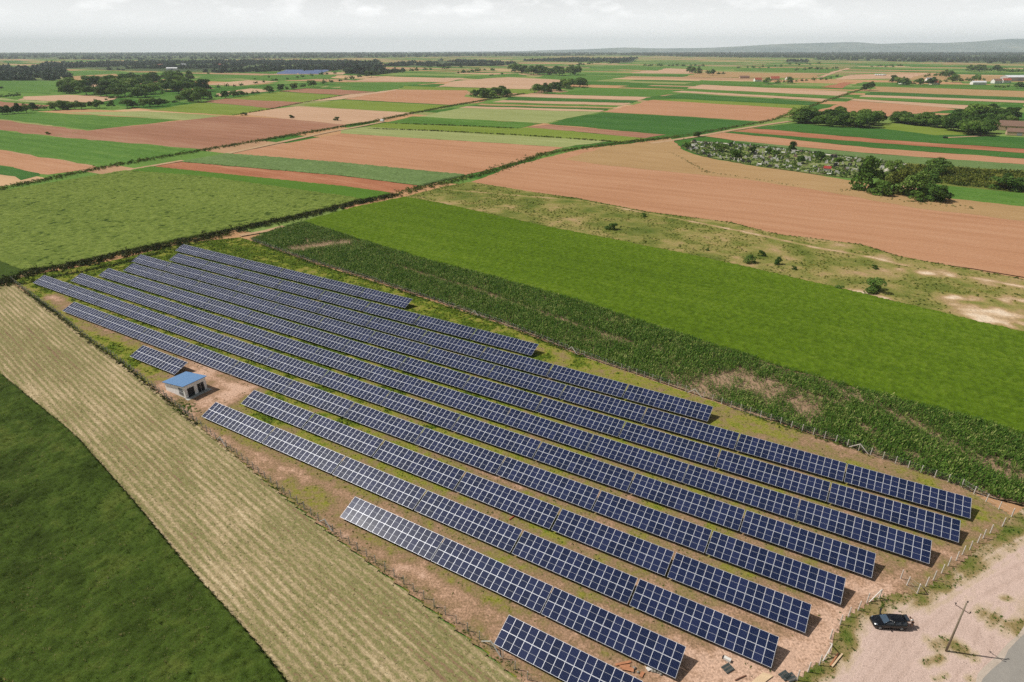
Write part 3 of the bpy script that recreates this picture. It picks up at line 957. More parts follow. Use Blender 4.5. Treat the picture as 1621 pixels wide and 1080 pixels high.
M['farm'] = ground_mat('farm_soil_and_grass', [(0.04, rgb(74, 94, 26)), (0.16, rgb(102, 116, 38)), (0.28, rgb(130, 128, 54)), (0.4, rgb(130, 116, 76)), (0.55, rgb(142, 116, 90)), (0.72, rgb(168, 136, 112)), (0.9, rgb(194, 162, 140))],
                       [('noise', 3.5, 0.45), ('noise', 0.9, 0.5), ('noise', .3, .4)], base=0.31, attr=('mask', .8), fine=(.3, .4), bump=.6, bumpscale=.35)
o = grid_field('farm_ground', farm_poly, 0.5, M['farm'], lambda x, y: .07 * crop_noise(x, y, 1, 1.0, 103), farm_attr, z=0.02, skirt=False)
tag(o, kind='structure')
P = fill(farm_poly, 0.7, 105)
a = farm_attr(P[:, 0], P[:, 1])
bb = P @ NV
ph = ((bb / 1.1 - 47.66 + 1.0) % 6.65) / 6.65
prob = np.clip(.5 - a * 1.5, 0.06, .85) + .75 * np.exp(-((ph - .06) / .08) ** 2) * np.clip((P @ U + 10) / 80, .1, 1)
keep = rng.random(len(P)) < prob
P, a = P[keep], a[keep]
farmgrass = leaf_mat('farm_grass', [(0.05, rgb(52, 76, 18)), (0.4, rgb(88, 112, 30)), (0.7, rgb(132, 142, 46)), (0.95, rgb(176, 166, 90))], size=9, w=0.6, trans=.2)
o = scatter('weeds', P, rng.uniform(.1, .3, len(P)) * (1 + .9 * (a < -.12)), farmgrass, CL, .45 - .25 * (a > .15) + rng.uniform(-.2, .25, len(P)), zs=.8)
tag(o, 'weeds and grass tufts growing between the solar tables', 'weeds', kind='stuff')

# gravel yard, verge and asphalt road in the bottom right corner
yard_poly = gps([(1601, 819), (1640, 790), (1800, 900), (1900, 1200), (1180, 1200), (1240, 1095), (1280, 1062), (1313, 1036), (1330, 984), (1391, 945), (1420, 940), (1452, 942), (1490, 915), (1535, 880), (1575, 850)])
verge_l = gps([(1240, 1095), (1290, 1062), (1320, 1040), (1335, 1000), (1345, 975), (1375, 960), (1395, 950), (1420, 942), (1455, 942), (1490, 920), (1530, 890), (1570, 862), (1600, 838), (1640, 800)])
islands = [(gps([(1480, 1022), (1510, 1022), (1530, 1035)]), 1.6, .5), (gps([(1465, 1052), (1490, 1040)]), .8, .5), (gps([(1590, 950), (1600, 948)]), .8, .4),
           (gps([(1570, 975), (1600, 990), (1621, 985), (1650, 960)]), 2.6, .42), (gps([(1540, 1076), (1560, 1068)]), 1.0, .4), (gps([(1598, 1000), (1625, 992)]), 1.6, .4), (gps([(1480, 1075), (1500, 1070)]), .6, .3)]


ruts = [gps([(1330, 1085), (1390, 1010), (1450, 960), (1530, 915), (1600, 870), (1660, 840)]), gps([(1400, 1085), (1440, 1030), (1490, 980), (1550, 935), (1621, 900), (1680, 880)]),
        gps([(1345, 1085), (1410, 1000), (1440, 985)]), gps([(1520, 1085), (1550, 1040), (1560, 1000), (1590, 960)])]


def yard_attr(x, y):
    v = 0.62 * np.exp(-(dist_line(x, y, verge_l) / 2.3) ** 2)
    for pts, w, s in islands:
        v = np.maximum(v, s * np.exp(-(dist_line(x, y, pts) / w) ** 2))
    v = v * (.55 + .9 * vnoise(x, y, 1.6, 111))
    for pts in ruts:
        d = dist_line(x, y, pts)
        v = v - .16 * (np.exp(-((d - .75) / .22) ** 2)) * (.4 + .8 * vnoise(x, y, 2.5, 114))
    return v + .1 * (vnoise(x, y, 3, 112) - .5)


M['gravel'] = ground_mat('gravel', [(0.02, rgb(152, 130, 114)), (0.14, rgb(182, 159, 146)), (0.35, rgb(197, 174, 162)), (0.5, '#b5a288'), (0.62, '#8f7d57'), (0.78, '#6b6d36'), (0.95, '#55662a')],
                         [('noise', 1.4, 0.12), ('noise', .25, 0.16), ('noise', .9, .22, 14, R(66))], base=0.28, attr=('mask', .75), fine=(.14, .3), bump=.9, bumpscale=.16)
o = grid_field('gravel_yard', yard_poly, 0.3, M['gravel'], lambda x, y: .05 * crop_noise(x, y, 1, .8, 113), yard_attr, z=0.02, skirt=False)
tag(o, kind='structure')
P = fill(yard_poly, 0.45, 115)
a = yard_attr(P[:, 0], P[:, 1])
P = P[(a > .28) & (rng.random(len(P)) < .75)]
vergem = leaf_mat('verge_grass', [(0.05, '#2c4a16'), (0.4, '#4d6a22'), (0.75, '#7b7f3a'), (0.95, '#a89868')], size=4, w=0.6, trans=.2)
o = scatter('verge_grass', P, rng.uniform(.12, .34, len(P)), vergem, CL + GT, rng.uniform(.1, .7, len(P)), zs=.8)
tag(o, 'patchy verge grass between the white fence posts and the gravel yard', 'grass', kind='stuff')
stm = plain('pebbles', '#b9a99b', .9, vary=.25, size=.6)
P = fill(yard_poly, 0.55, 117, 1.0)
o = scatter('gravel_stones', P, rng.uniform(.03, .09, len(P)), stm, [clump_template(6, 8, 1.5, .7, 0.2)], np.zeros(len(P)))
tag(o, 'loose pale stones strewn over the gravel yard', 'gravel', kind='stuff')
M['asphalt'] = ground_mat('asphalt', [(0.2, '#84807a'), (0.5, '#918d86'), (0.8, '#a19c94')], [('noise', 3, .6, 4, R(58)), ('noise', .6, .3)], fine=(.08, .25), bump=.3, bumpscale=.06)
flat_field('farm_ground', farm_poly, M['farm'], -0.01, ragged=0)
flat_field('verge', yard_poly, ground_mat('verge_soil', [(0.2, rgb(86, 92, 46)), (0.5, rgb(126, 116, 76)), (0.8, rgb(160, 142, 112))], [('noise', 1.2, .6), ('noise', .4, .4)], fine=(.2, .25)), -0.005, ragged=0)
flat_field('road', gps([(1560.5, 1080), (1595, 1048), (1621, 1006), (1660, 950), (1800, 1000), (1700, 1200), (1440, 1200)]), M['asphalt'], 0.085)
M['shoulder'] = ground_mat('road_shoulder', [(0.2, '#a39789'), (0.5, '#b3a698'), (0.8, '#c0b4a6')], [('noise', 2, .6), ('noise', .4, .4)], fine=(.1, .25), bump=.4, bumpscale=.1)
flat_field('road_shoulder', gps([(1540, 1086), (1580, 1044), (1602, 1024), (1621, 995), (1660, 935), (1664, 948), (1621, 1008), (1595, 1050), (1560, 1083)]), M['shoulder'], 0.08)

# ------------------------------------------------------------------ solar tables
ROW_OFF = {1: 114.92, 2: 107.63, 3: 100.69, 4: 94.19, 5: 87.63, 6: 80.97, 7: 74.4, 8: 67.71, 9: 61.06, 10: 54.31, 11: 47.66, 12: 41.22}
ROWS = [  # row, right end, left end, number of tables, which place in the count from the bottom of the photo
    (12, 10.7, 27.39, 1), (11, 8.19, 57.89, 3), (10, -0.49, 99.83, 6), (9, -3.02, 97.52, 6), (8, -6.09, 177.29, 11), (7, -9.07, 207.76, 13),
    (6, -15.35, 200.08, 13), (5, -18.89, 197.83, 13), (4, -20.52, 196.2, 13), (3, 19.0, 203.04, 11), (2, 59.73, 193.97, 8), (1, 101.97, 201.9, 6)]
SITE = 1.1
TILT, SLOPE_L, LOW_Z = 0.390988, 3.6027 * SITE, 0.65 * SITE
MOD_P = 1.133                                    # module pitch along the row
MOD_L = SLOPE_L / 2 - 0.02
ORD = ['first', 'second', 'third', 'fourth', 'fifth', 'sixth', 'seventh', 'eighth', 'ninth', 'tenth', 'eleventh', 'twelfth', 'thirteenth']

alu = plain('panel_frame_metal', rgb(214, 218, 226), .45, .25, vary=.04)
sheet = plain('panel_backsheet', '#d5d8de', .5, vary=.03)
steel = plain('galvanised_steel', '#8d9194', .5, .6, vary=.12)


def cell_material():
    m, t, p = new_mat('solar_cells')
    tcn = nd(t, 'ShaderNodeTexCoord')
    sp = nd(t, 'ShaderNodeSeparateXYZ')
    lk(t, tcn.outputs['Object'], sp.inputs[0])

    def lines(out, period, width):
        a = nd(t, 'ShaderNodeMath', operation='DIVIDE')
        lk(t, out, a.inputs[0])
        a.inputs[1].default_value = period
        b = nd(t, 'ShaderNodeMath', operation='FRACT')
        lk(t, a.outputs[0], b.inputs[0])
        c = nd(t, 'ShaderNodeMath', operation='LESS_THAN')
        lk(t, b.outputs[0], c.inputs[0])
        c.inputs[1].default_value = width
        return c.outputs[0]
    l1 = lines(sp.outputs['X'], 0.1745, 0.07)
    l2 = lines(sp.outputs['Y'], 0.155, 0.035)
    mx = nd(t, 'ShaderNodeMath', operation='MAXIMUM')
    lk(t, l1, mx.inputs[0])
    lk(t, l2, mx.inputs[1])
    oi = nd(t, 'ShaderNodeObjectInfo')
    r = ramp(t, [(0.0, (.004, .009, .034)), (0.5, (.007, .013, .047)), (1.0, (.013, .020, .064))])
    lk(t, oi.outputs['Random'], r.inputs[0])
    mi = nd(t, 'ShaderNodeMix', data_type='RGBA')
    lk(t, mx.outputs[0], mi.inputs['Factor'])
    lk(t, r.outputs[0], mi.inputs['A'])
    mi.inputs['B'].default_value = (.055, .075, .16, 1)
    lk(t, mi.outputs['Result'], p.inputs['Base Color'])
    p.inputs['Roughness'].default_value = 0.19
    p.inputs['IOR'].default_value = 1.45
    p.inputs['Specular IOR Level'].default_value = 0.36
    return m


cells = cell_material()


def module_mesh():
    """one half-cut module, lying flat: aluminium frame, white sheet, two fields of cells"""
    w, l, t = MOD_P - 0.022, MOD_L, 0.04
    m = MB()
    fr = 0.025
    m.box((0, 0, t / 2 - .006), (w - 2 * fr, l - 2 * fr, t - .018), 1)
    m.box((-w / 2 + fr / 2, 0, t / 2), (fr, l, t), 0)
    m.box((w / 2 - fr / 2, 0, t / 2), (fr, l, t), 0)
    m.box((0, -l / 2 + fr / 2, t / 2), (w - 2 * fr, fr, t), 0)
    m.box((0, l / 2 - fr / 2, t / 2), (w - 2 * fr, fr, t), 0)
    z = t - .018 + .003 + 0.006
    x0, x1 = -w / 2 + fr + .008, w / 2 - fr - .008
    for y0, y1 in ((-l / 2 + fr + .008, -.011), (.011, l / 2 - fr - .008)):
        m.add([(x0, y0, z), (x1, y0, z), (x1, y1, z), (x0, y1, z)], [(0, 1, 2, 3)], 2)
    return m.mesh('solar_panel', [alu, sheet, cells])


def support_mesh():
    """post pair with a sloping rafter, standing under the tilted modules (origin on the ground below the lower edge)"""
    m = MB()
    c, s = math.cos(TILT), math.sin(TILT)
    f = lambda q, dz=0: (0, q * c, LOW_Z + q * s - .16 + dz)
    m.bar(f(.25), f(SLOPE_L - .25), .06, .10)
    for q in (.75, SLOPE_L - .95):
        x, y, z = f(q)
        m.box((x, y, (z - .02) / 2 - .05), (.09, .12, z + .02))
    a, b = f(SLOPE_L - .95), f(1.9)
    m.bar((.05, a[1] - .05, .5), (.05, b[1], b[2] - .03), .05)
    return m.mesh('support_frame', [steel])


def rail_mesh(n):
    m = MB()
    m.box((0, 0, 0), (n * MOD_P + .12, .05, .06))
    return m.mesh('rail', [steel])


MODM, SUPM, RAILM = module_mesh(), support_mesh(), rail_mesh(16)
ROT_ROW = math.atan2(-U[1], -U[0])              # local +X runs along the row towards its right end, local +Y up the slope


def solar_table(center_ab, n=16):
    p = ab(*center_ab)
    root = empty('solar_table', (p[0], p[1], 0), ROT_ROW)
    root.rotation_euler = (rng.normal(0, .0035), rng.normal(0, .0012), ROT_ROW + rng.normal(0, .0008))
    c, s = math.cos(TILT), math.sin(TILT)
    for row in (0, 1):
        q = (row + .5) * SLOPE_L / 2
        for k in range(n):
            o = bpy.data.objects.new('solar_panel', MODM)
            COL.objects.link(o)
            o.parent = root
            o.location = ((k - (n - 1) / 2) * MOD_P, q * c, LOW_Z + q * s - .04)
            o.rotation_euler = (TILT + rng.normal(0, .003), rng.normal(0, .002), 0)
    for k in range(4):
        o = bpy.data.objects.new('support_frame', SUPM)
        COL.objects.link(o)
        o.parent = root
        o.location = ((k - 1.5) * n * MOD_P / 4, 0, 0)
    for q in (.45, 1.5, 2.45, 3.5):
        o = bpy.data.objects.new('rail', RAILM)
        COL.objects.link(o)
        o.parent = root
        o.location = (0, q * c + .07 * s, LOW_Z + q * s - .04 - .07 * c)
        o.rotation_euler = (TILT, 0, 0)
    return root


for ri, (row, sr, sl, n) in enumerate(ROWS):
    pitch = (sl - sr + .2) / n
    for k in range(n):
        t = solar_table(((sr + pitch * (k + .5) - .1) * SITE, ROW_OFF[row] * SITE))
        if ri == 0:
            lb = 'short single solar table at the bottom of the photo, nearest the hay strip'
        elif ri == 1 and k == 2:
            lb = 'solar table with pale sky glare, left end of the second panel row from the bottom'
        elif k == 0:
            lb = f'blue solar table at the right end of the {ORD[ri]} panel row from the bottom'
        elif k == n - 1:
            lb = f'blue solar table at the left end of the {ORD[ri]} panel row from the bottom'
        else:
            lb = f'blue solar table, {ORD[k]} from the right in the {ORD[ri]} panel row from the bottom'
        tag(t, lb, 'solar table', 'solar tables set out in parallel rows')
t = solar_table((127.67 * SITE, 61.66 * SITE))
tag(t, 'lone solar table just left of the blue roofed hut', 'solar table', 'solar tables set out in parallel rows')

# ------------------------------------------------------------------ fences of concrete posts and wire
conc = plain('pale_concrete', '#cfc9c0', .85, vary=.12, size=.5, bump=.2)
greyconc = plain('weathered_concrete', '#b4b4ac', .85, vary=.15, size=.5, bump=.2)


def wire_material():
    m, t, p = new_mat('wire_netting')
    p.inputs['Base Color'].default_value = (.35, .37, .36, 1)
    p.inputs['Metallic'].default_value = .4
    p.inputs['Roughness'].default_value = .5
    tcn = nd(t, 'ShaderNodeTexCoord')
    sp = nd(t, 'ShaderNodeSeparateXYZ')
    lk(t, tcn.outputs['UV'], sp.inputs[0])
    outs = []
    for sgn in (1, -1):
        a = nd(t, 'ShaderNodeMath', operation='MULTIPLY_ADD')
        lk(t, sp.outputs['Y'], a.inputs[0])
        a.inputs[1].default_value = sgn
        lk(t, sp.outputs['X'], a.inputs[2])
        d = nd(t, 'ShaderNodeMath', operation='DIVIDE')
        lk(t, a.outputs[0], d.inputs[0])
        d.inputs[1].default_value = .075
        f = nd(t, 'ShaderNodeMath', operation='FRACT')
        lk(t, d.outputs[0], f.inputs[0])
        c = nd(t, 'ShaderNodeMath', operation='LESS_THAN')
        lk(t, f.outputs[0], c.inputs[0])
        c.inputs[1].default_value = .03
        outs.append(c.outputs[0])
    mx = nd(t, 'ShaderNodeMath', operation='MAXIMUM')
    lk(t, outs[0], mx.inputs[0])
    lk(t, outs[1], mx.inputs[1])
    tr = nd(t, 'ShaderNodeBsdfTransparent')
    ms = nd(t, 'ShaderNodeMixShader')
    lk(t, mx.outputs[0], ms.inputs[0])
    lk(t, tr.outputs[0], ms.inputs[1])
    lk(t, p.outputs[0], ms.inputs[2])
    lk(t, ms.outputs[0], next(n for n in t.nodes if n.type == 'OUTPUT_MATERIAL').inputs['Surface'])
    return m


wirem = wire_material()


def post_mesh(h, m):
    b = MB()
    w = .055
    b.add([(-w, -w, -.1), (w, -w, -.1), (w, w, -.1), (-w, w, -.1), (-w * .85, -w * .85, h), (w * .85, -w * .85, h), (w * .85, w * .85, h), (-w * .85, w * .85, h), (0, 0, h + .04)],
          [(0, 1, 5, 4), (1, 2, 6, 5), (2, 3, 7, 6), (3, 0, 4, 7), (4, 5, 8), (5, 6, 8), (6, 7, 8), (7, 4, 8), (3, 2, 1, 0)])
    return b.mesh('post', [m])


def fence(name, pts, spacing, h, m, label, braces=(), fixed=False):
    pts = [np.asarray(p) for p in pts]
    root = tag(empty(name, (pts[0][0], pts[0][1], 0)), label, 'fence')
    org = pts[0]
    pm = post_mesh(h, m)
    spots = []
    if fixed:
        spots = pts
    else:
        seg = [np.linalg.norm(b - a) for a, b in zip(pts[:-1], pts[1:])]
        tot = sum(seg)
        n = max(2, int(round(tot / spacing)) + 1)
        cum = np.concatenate([[0], np.cumsum(seg)])
        for d in np.linspace(0, tot, n):
            k = min(np.searchsorted(cum, d, 'right') - 1, len(seg) - 1)
            spots.append(pts[k] + (pts[k + 1] - pts[k]) * (d - cum[k]) / seg[k])
    for q in spots:
        o = bpy.data.objects.new('post', pm)
        COL.objects.link(o)
        o.parent = root
        o.location = (q[0] - org[0] + rng.uniform(-.03, .03), q[1] - org[1] + rng.uniform(-.03, .03), 0)
        o.rotation_euler = (rng.uniform(-.03, .03), rng.uniform(-.03, .03), rng.uniform(-.1, .1))
    for q in braces:
        k = int(np.argmin([np.linalg.norm(q - p) for p in spots]))
        a = spots[k] - org
        for kk in (k - 1, k + 1):
            if 0 <= kk < len(spots):
                b = spots[kk] - org
                b = a + (b - a) / np.linalg.norm(b - a) * 1.7
                MB().bar((a[0], a[1], h * .93), (b[0], b[1], .05), .11).build('brace', [m], root)
    V, F, uv = [], [], []
    d = 0
    for a, b in zip(spots[:-1], spots[1:]):
        a, b = a - org, b - org
        L = np.linalg.norm(b - a)
        i = len(V)
        V += [(a[0], a[1], .05), (b[0], b[1], .05), (b[0], b[1], h * .93), (a[0], a[1], h * .93)]
        F.append((i, i + 1, i + 2, i + 3))
        uv += [(d, 0), (d + L, 0), (d + L, h), (d, h)]
        d += L
    me = mesh_np('wire_mesh', V, F, [wirem])
    ul = me.uv_layers.new(name='UVMap')
    ul.data.foreach_set('uv', np.array(uv, np.float32).ravel())
    link('wire_mesh', me, root)
    mw = MB()
    for zf in (.06, .5, .93):
        mw.tube([(s[0] - org[0], s[1] - org[1], h * zf) for s in spots], .004, 4)
    mw.build('wire', [steel], root)
    return root


far_fence = gps([(400, 382), (492, 416), (591, 446), (678, 475), (800, 516), (925, 566), (1022, 599), (1094, 624), (1161, 647), (1250, 677), (1320, 699), (1376, 720), (1450, 746), (1524, 772), (1601, 819)])
fence('wire_fence', far_fence, 2.05, 1.62, conc, 'long wire fence on pale posts along the edge of the corn',
      [gp(1350, 718), gp(1104, 628), gp(901, 557), gp(745, 500)])
left_fence = gps([(19, 445), (91, 497), (143, 539), (194, 575), (252, 621), (313, 671), (347, 699), (378, 723), (425, 762), (472, 798), (511, 830), (565, 871), (609, 902), (661, 941), (695, 967), (767, 1019), (836, 1077), (900, 1130)])
fence('wire_fence', left_fence, 2.05, 1.55, greyconc, 'long wire fence on grey posts between the hay strip and the solar farm',
      [gp(515, 833), gp(345, 700), gp(786, 1035)])
fence('wire_fence', gps([(1601, 819), (1586, 834), (1567, 845), (1556, 853), (1547, 860), (1535, 871), (1523, 879), (1513, 888), (1501, 897), (1490, 908), (1477, 919), (1465, 929), (1452, 940)]), 2, 1.8, conc,
      'short wire fence on white posts above the gravel yard, right of the gate gap', [gp(1452, 940)], True)
fence('wire_fence', gps([(1452, 940), (1435, 927), (1426, 917)]), 2, 1.7, conc, 'three post fence end turned inward at the gate gap', (), True)
fence('wire_fence', gps([(1391, 948), (1372, 955), (1358, 967), (1343, 977), (1330, 989), (1314, 1012), (1313, 1035), (1297, 1053), (1279, 1064), (1262, 1078), (1240, 1100)]), 2, 1.8, conc,
      'wire fence on white posts beside the black car, left of the gate gap', [gp(1391, 948), gp(1313, 1035)], True)

# ------------------------------------------------------------------ transformer hut
HUT = Vector((-70.36, 115.98, 0))
hut = tag(empty('utility_hut', HUT, math.atan2(U[1], U[0])), 'small white hut with a blue sloping roof and dark doors beside the solar tables', 'hut')
# local x runs back along u (from door wall to rear), local -y runs along n
white = plain('white_render', rgb(246, 244, 240), .85, vary=.05, size=1.2, bump=.15)
blueroof, bt, bp_ = new_mat('blue_roof_sheet')
bp_.inputs['Base Color'].default_value = (*rgb(88, 128, 172), 1)
bp_.inputs['Roughness'].default_value = .4
btc = nd(bt, 'ShaderNodeTexCoord')
bw = layer(bt, btc, 'wave', .25, 1, 0)
bb_ = nd(bt, 'ShaderNodeBump', Strength=.5, Distance=.03)
lk(bt, bw, bb_.inputs['Height'])
lk(bt, bb_.outputs[0], bp_.inputs['Normal'])
darkdoor = plain('dark_steel_door', '#23272c', .5, .2, vary=.1)
trim = plain('blue_trim', '#2f5a96', .5, vary=.05)
LX, LY, HF, HB = 7.2, 5.15, 3.05, 2.1
wall = MB()
wall.add([(0, 0, -.05), (LX, 0, -.05), (LX, -LY, -.05), (0, -LY, -.05), (0, 0, HF), (LX, 0, HB), (LX, -LY, HB), (0, -LY, HF)],
         [(1, 0, 4, 5), (2, 1, 5, 6), (3, 2, 6, 7), (0, 3, 7, 4), (4, 7, 6, 5)])
wall.build('wall', [white], hut)
rf = MB()
sl = (HB - HF) / LX
rp = [(-.35, .32), (LX + .35, .32), (LX + .35, -LY - .32), (-.35, -LY - .32)]
rv = [(x, y, HF + sl * x + .03) for x, y in rp] + [(x, y, HF + sl * x + .13) for x, y in rp]
rf.add(rv, [(3, 2, 1, 0), (4, 5, 6, 7)], 0)
rf.add(rv, [(0, 1, 5, 4), (1, 2, 6, 5), (2, 3, 7, 6), (3, 0, 4, 7)], 1)
rf.build('roof', [blueroof, trim], hut)
for y0, wd in ((-.95, 1.5), (-3.35, 1.45)):
    d = MB()
    if y0 > -2:
        d.box((-.03, y0 - wd / 2 + .3, 1.08), (.06, wd, 2.16))
        dd = d.build('door', [darkdoor], hut)
        MB().box((-.08, y0 - wd + .5, 1.05), (.04, .05, .2)).build('handle', [steel], dd)
    else:
        for q in (0, .8):
            d = MB().box((-.03, y0 - q, 1.12), (.06, .7, 2.1))
            dd = d.build('door', [darkdoor], hut)
            MB().box((-.08, y0 - q - .25, 1.1), (.04, .05, .2)).build('handle', [steel], dd)
for zc, x0 in ((1.95, .62), (.95, .62)):
    w = MB().box((x0 + .75, .02, zc - .12 * (zc > 1.5)), (1.35, .05, .68)).build('vent', [darkdoor], hut)
    fr = MB()
    for dz in (-.36, 0, .36):
        fr.box((x0 + .75, .055, zc - .12 * (zc > 1.5) + dz), (1.42, .03, .045))
    for dx in (-.7, 0, .7):
        fr.box((x0 + .75 + dx, .058, zc - .12 * (zc > 1.5)), (.045, .03, .7))
    fr.build('frame', [plain('pale_vent_frame', '#b9bcbc', .6)], w)
MB().box((-.55, -LY / 2, .03), (1.1, LY + .6, .12)).build('plinth', [greyconc], hut)

# ------------------------------------------------------------------ utility pole
pb = gp(1497.4, 1031.1)
pole = tag(empty('utility_pole', (pb[0], pb[1], 0)), 'weathered wooden utility pole with a crossarm standing in the gravel yard', 'utility pole')
wood = plain('weathered_wood', '#7d7160', .9, vary=.25, size=.5, bump=.4)
dark = plain('dark_ceramic', '#2b211e', .4)
rustm = plain('rusty_iron', '#5e4a40', .7, .4)
MB().tube([(0, 0, -.2), (0, 0, 4), (0, 0, 8.3)], [.135, .115, .085], 12).build('shaft', [wood], pole, True)
a0, a1 = gp(*(1480 + 235 * .13892, 930 + 190 * .13892), 7.1) - pb, gp(*(1480 + 400 * .13892, 930 + 295 * .13892), 7.1) - pb
arm = MB().bar((a0[0], a0[1], 7.0), (a1[0], a1[1], 7.0), .06).build('crossarm', [rustm], pole)
for q in (a0, a1):
    MB().tube([(q[0], q[1], 7.0), (q[0], q[1], 7.16), (q[0], q[1], 7.18), (q[0], q[1], 7.24), (q[0], q[1], 7.26), (q[0], q[1], 7.34)], [.025, .025, .09, .09, .075, .05], 10).build('insulator', [dark], arm, True)
MB().tube([(.1, .06, 8.1), (.18, .1, 8.35), (.18, .1, 8.37), (.18, .1, 8.44), (.18, .1, 8.46), (.18, .1, 8.56)], [.025, .025, .1, .1, .08, .05], 10).build('insulator', [dark], pole, True)

# ------------------------------------------------------------------ cars
glass = plain('car_glass', '#1b232c', .08, 0, .8, vary=.02)
glassb = plain('windscreen_glass', '#3c4c5c', .1, 0, .8, vary=.05)
tyre = plain('tyre_rubber', '#161616', .85)
rimm = plain('alloy_rim', '#8f9498', .35, .7)
lampm = plain('lamp_glass', rgb(120, 132, 142), .15, 0, .8)
redlamp = plain('tail_lamp', '#7a1512', .25, 0, .6)


def wagon(name, paint, label, loc, rz, open_door=False, open_tail=False):
    """estate car, nose towards local -X, 4.45 m long; body lofted from cross sections"""
    root = tag(empty(name, loc, rz), label, 'car')
    root.scale = (.96, .96, .96)
    #      x     zlow  wlow  zmid  wmid  ztop(belt) wbelt
    ST = [(-2.22, .34, .55, .52, .62, .60, .50), (-2.12, .24, .72, .52, .78, .70, .66), (-1.80, .20, .82, .55, .87, .82, .78), (-1.10, .20, .86, .60, .90, .96, .84),
          (-.75, .20, .87, .62, .905, 1.00, .86), (.2, .20, .87, .62, .91, .99, .86), (1.2, .20, .87, .62, .905, 1.00, .85), (1.85, .22, .85, .62, .88, 1.02, .82), (2.12, .30, .78, .60, .82, 1.00, .76), (2.23, .36, .70, .58, .74, .90, .68)]
    V, F = [], []
    for x, z0, w0, z1, w1, z2, w2 in ST:
        V += [(x, 0, z0), (x, -w0, z0), (x, -w1, z1), (x, -w2 - .02, z2 - .06), (x, -w2 + .06, z2), (x, 0, z2 + .035),
              (x, w2 - .06, z2), (x, w2 + .02, z2 - .06), (x, w1, z1), (x, w0, z0)]
    n = 10
    for i in range(len(ST) - 1):
        for k in range(n):
            F.append((i * n + k, i * n + (k + 1) % n, (i + 1) * n + (k + 1) % n, (i + 1) * n + k))
    F += [tuple(range(n - 1, -1, -1)), tuple((len(ST) - 1) * n + k for k in range(n))]
    b = MB().add(V, F)
    # roof skin and pillars on top of the belt line
    RO = [(-.28, 1.40, .58), (.2, 1.46, .62), (1.0, 1.47, .62), (1.62, 1.43, .60), (1.92, 1.38, .56)]
    V, F = [], []
    for x, z, w in RO:
        V += [(x, -w, z - .05), (x, -w + .1, z), (x, 0, z + .03), (x, w - .1, z), (x, w, z - .05), (x, 0, z - .05)]
    for i in range(len(RO) - 1):
        for k in range(6):
            F.append((i * 6 + k, (i + 1) * 6 + k, (i + 1) * 6 + (k + 1) % 6, i * 6 + (k + 1) % 6))
    F += [(0, 1, 2, 3, 4, 5), tuple(24 + k for k in (5, 4, 3, 2, 1, 0))]
    b.add(V, F)
    for s in (-1, 1):
        b.bar((-1.0, s * .78, .98), (-.28, s * .59, 1.38), .05, .05)
        b.bar((.32, s * .83, .98), (.35, s * .62, 1.41), .06, .06)
        b.bar((1.25, s * .83, .98), (1.2, s * .62, 1.42), .06, .06)
        b.bar((2.05, s * .76, .98), (1.88, s * .56, 1.36), .09, .09)
        b.bar((-.2, s * .60, 1.45), (1.8, s * .57, 1.45), .035, .035)
    body = b.build('body', [paint], root, True)
    for poly in body.data.polygons:
        poly.use_smooth = len(poly.vertices) == 4
    MB().add([(-1.0, -.72, 1.0), (-1.0, .72, 1.0), (-.29, .55, 1.39), (-.29, -.55, 1.39)], [(0, 1, 2, 3)]).build('windscreen', [glassb], root)
    for s in (-1, 1):
        for x0, x1, t0, t1 in ((-.85, .30, -.28, .32), (.36, 1.22, .38, 1.17), (1.28, 2.0, 1.23, 1.82)):
            MB().add([(x0, s * .81, 1.0), (x1, s * .81, 1.0), (t1, s * .61, 1.39), (t0, s * .60, 1.38)], [(0, 1, 2, 3) if s < 0 else (3, 2, 1, 0)]).build('side_window', [glass], root)
        for x in (-1.42, 1.38):
            wl = empty('wheel', (x, s * .80, .31))
            wl.parent = root
            MB().tube([(0, -.10, 0), (0, .10, 0)], .315, 20).build('tyre', [tyre], wl, True)
            MB().tube([(0, s * .085, 0), (0, s * .112, 0)], .2, 14).build('rim', [rimm], wl, True)
        hd = MB().add([(-2.13, s * .42, .60), (-2.05, s * .70, .62), (-1.76, s * .80, .80), (-1.80, s * .62, .835), (-2.02, s * .45, .76)], [(0, 1, 2, 3, 4) if s > 0 else (4, 3, 2, 1, 0)])
        hd.v = [(-1.99 + (x + 1.99) * .8 - .03, s * .62 + (y - s * .62) * .75, z + .02) for x, y, z in hd.v]
        hd.build('headlight', [lampm], root)
        MB().box((-.72, s * .97, 1.04), (.12, .2, .13)).build('mirror', [paint], root)
        MB().box((2.17, s * .66, .82), (.12, .12, .26)).build('tail_light', [redlamp], root)
    if open_door:
        d = empty('door', (-.78, .88, .35))
        d.parent = root
        d.rotation_euler = (0, 0, R(66))
        MB().box((.55, 0, .32), (1.08, .07, .62)).build('door_panel', [paint], d)
        MB().add([(.05, -.02, .64), (1.08, -.02, .64), (1.02, -.12, 1.02), (.55, -.12, 1.03)], [(0, 1, 2, 3)]).build('door_window', [glass], d)
    if open_tail:
        tg = MB()
        tg.add([(1.9, -.58, 1.40), (1.9, .58, 1.40), (2.36, .56, 1.52), (2.36, -.56, 1.52), (1.9, -.58, 1.46), (1.9, .58, 1.46), (2.36, .56, 1.56), (2.36, -.56, 1.56)],
               [(3, 2, 1, 0), (4, 5, 6, 7), (0, 1, 5, 4), (1, 2, 6, 5), (2, 3, 7, 6), (3, 0, 4, 7)])
        tgo = tg.build('tailgate', [paint], root)
        MB().add([(2.0, -.46, 1.495), (2.0, .46, 1.495), (2.3, .46, 1.565), (2.3, -.46, 1.565)], [(0, 1, 2, 3)]).build('rear_window', [glass], tgo)
    else:
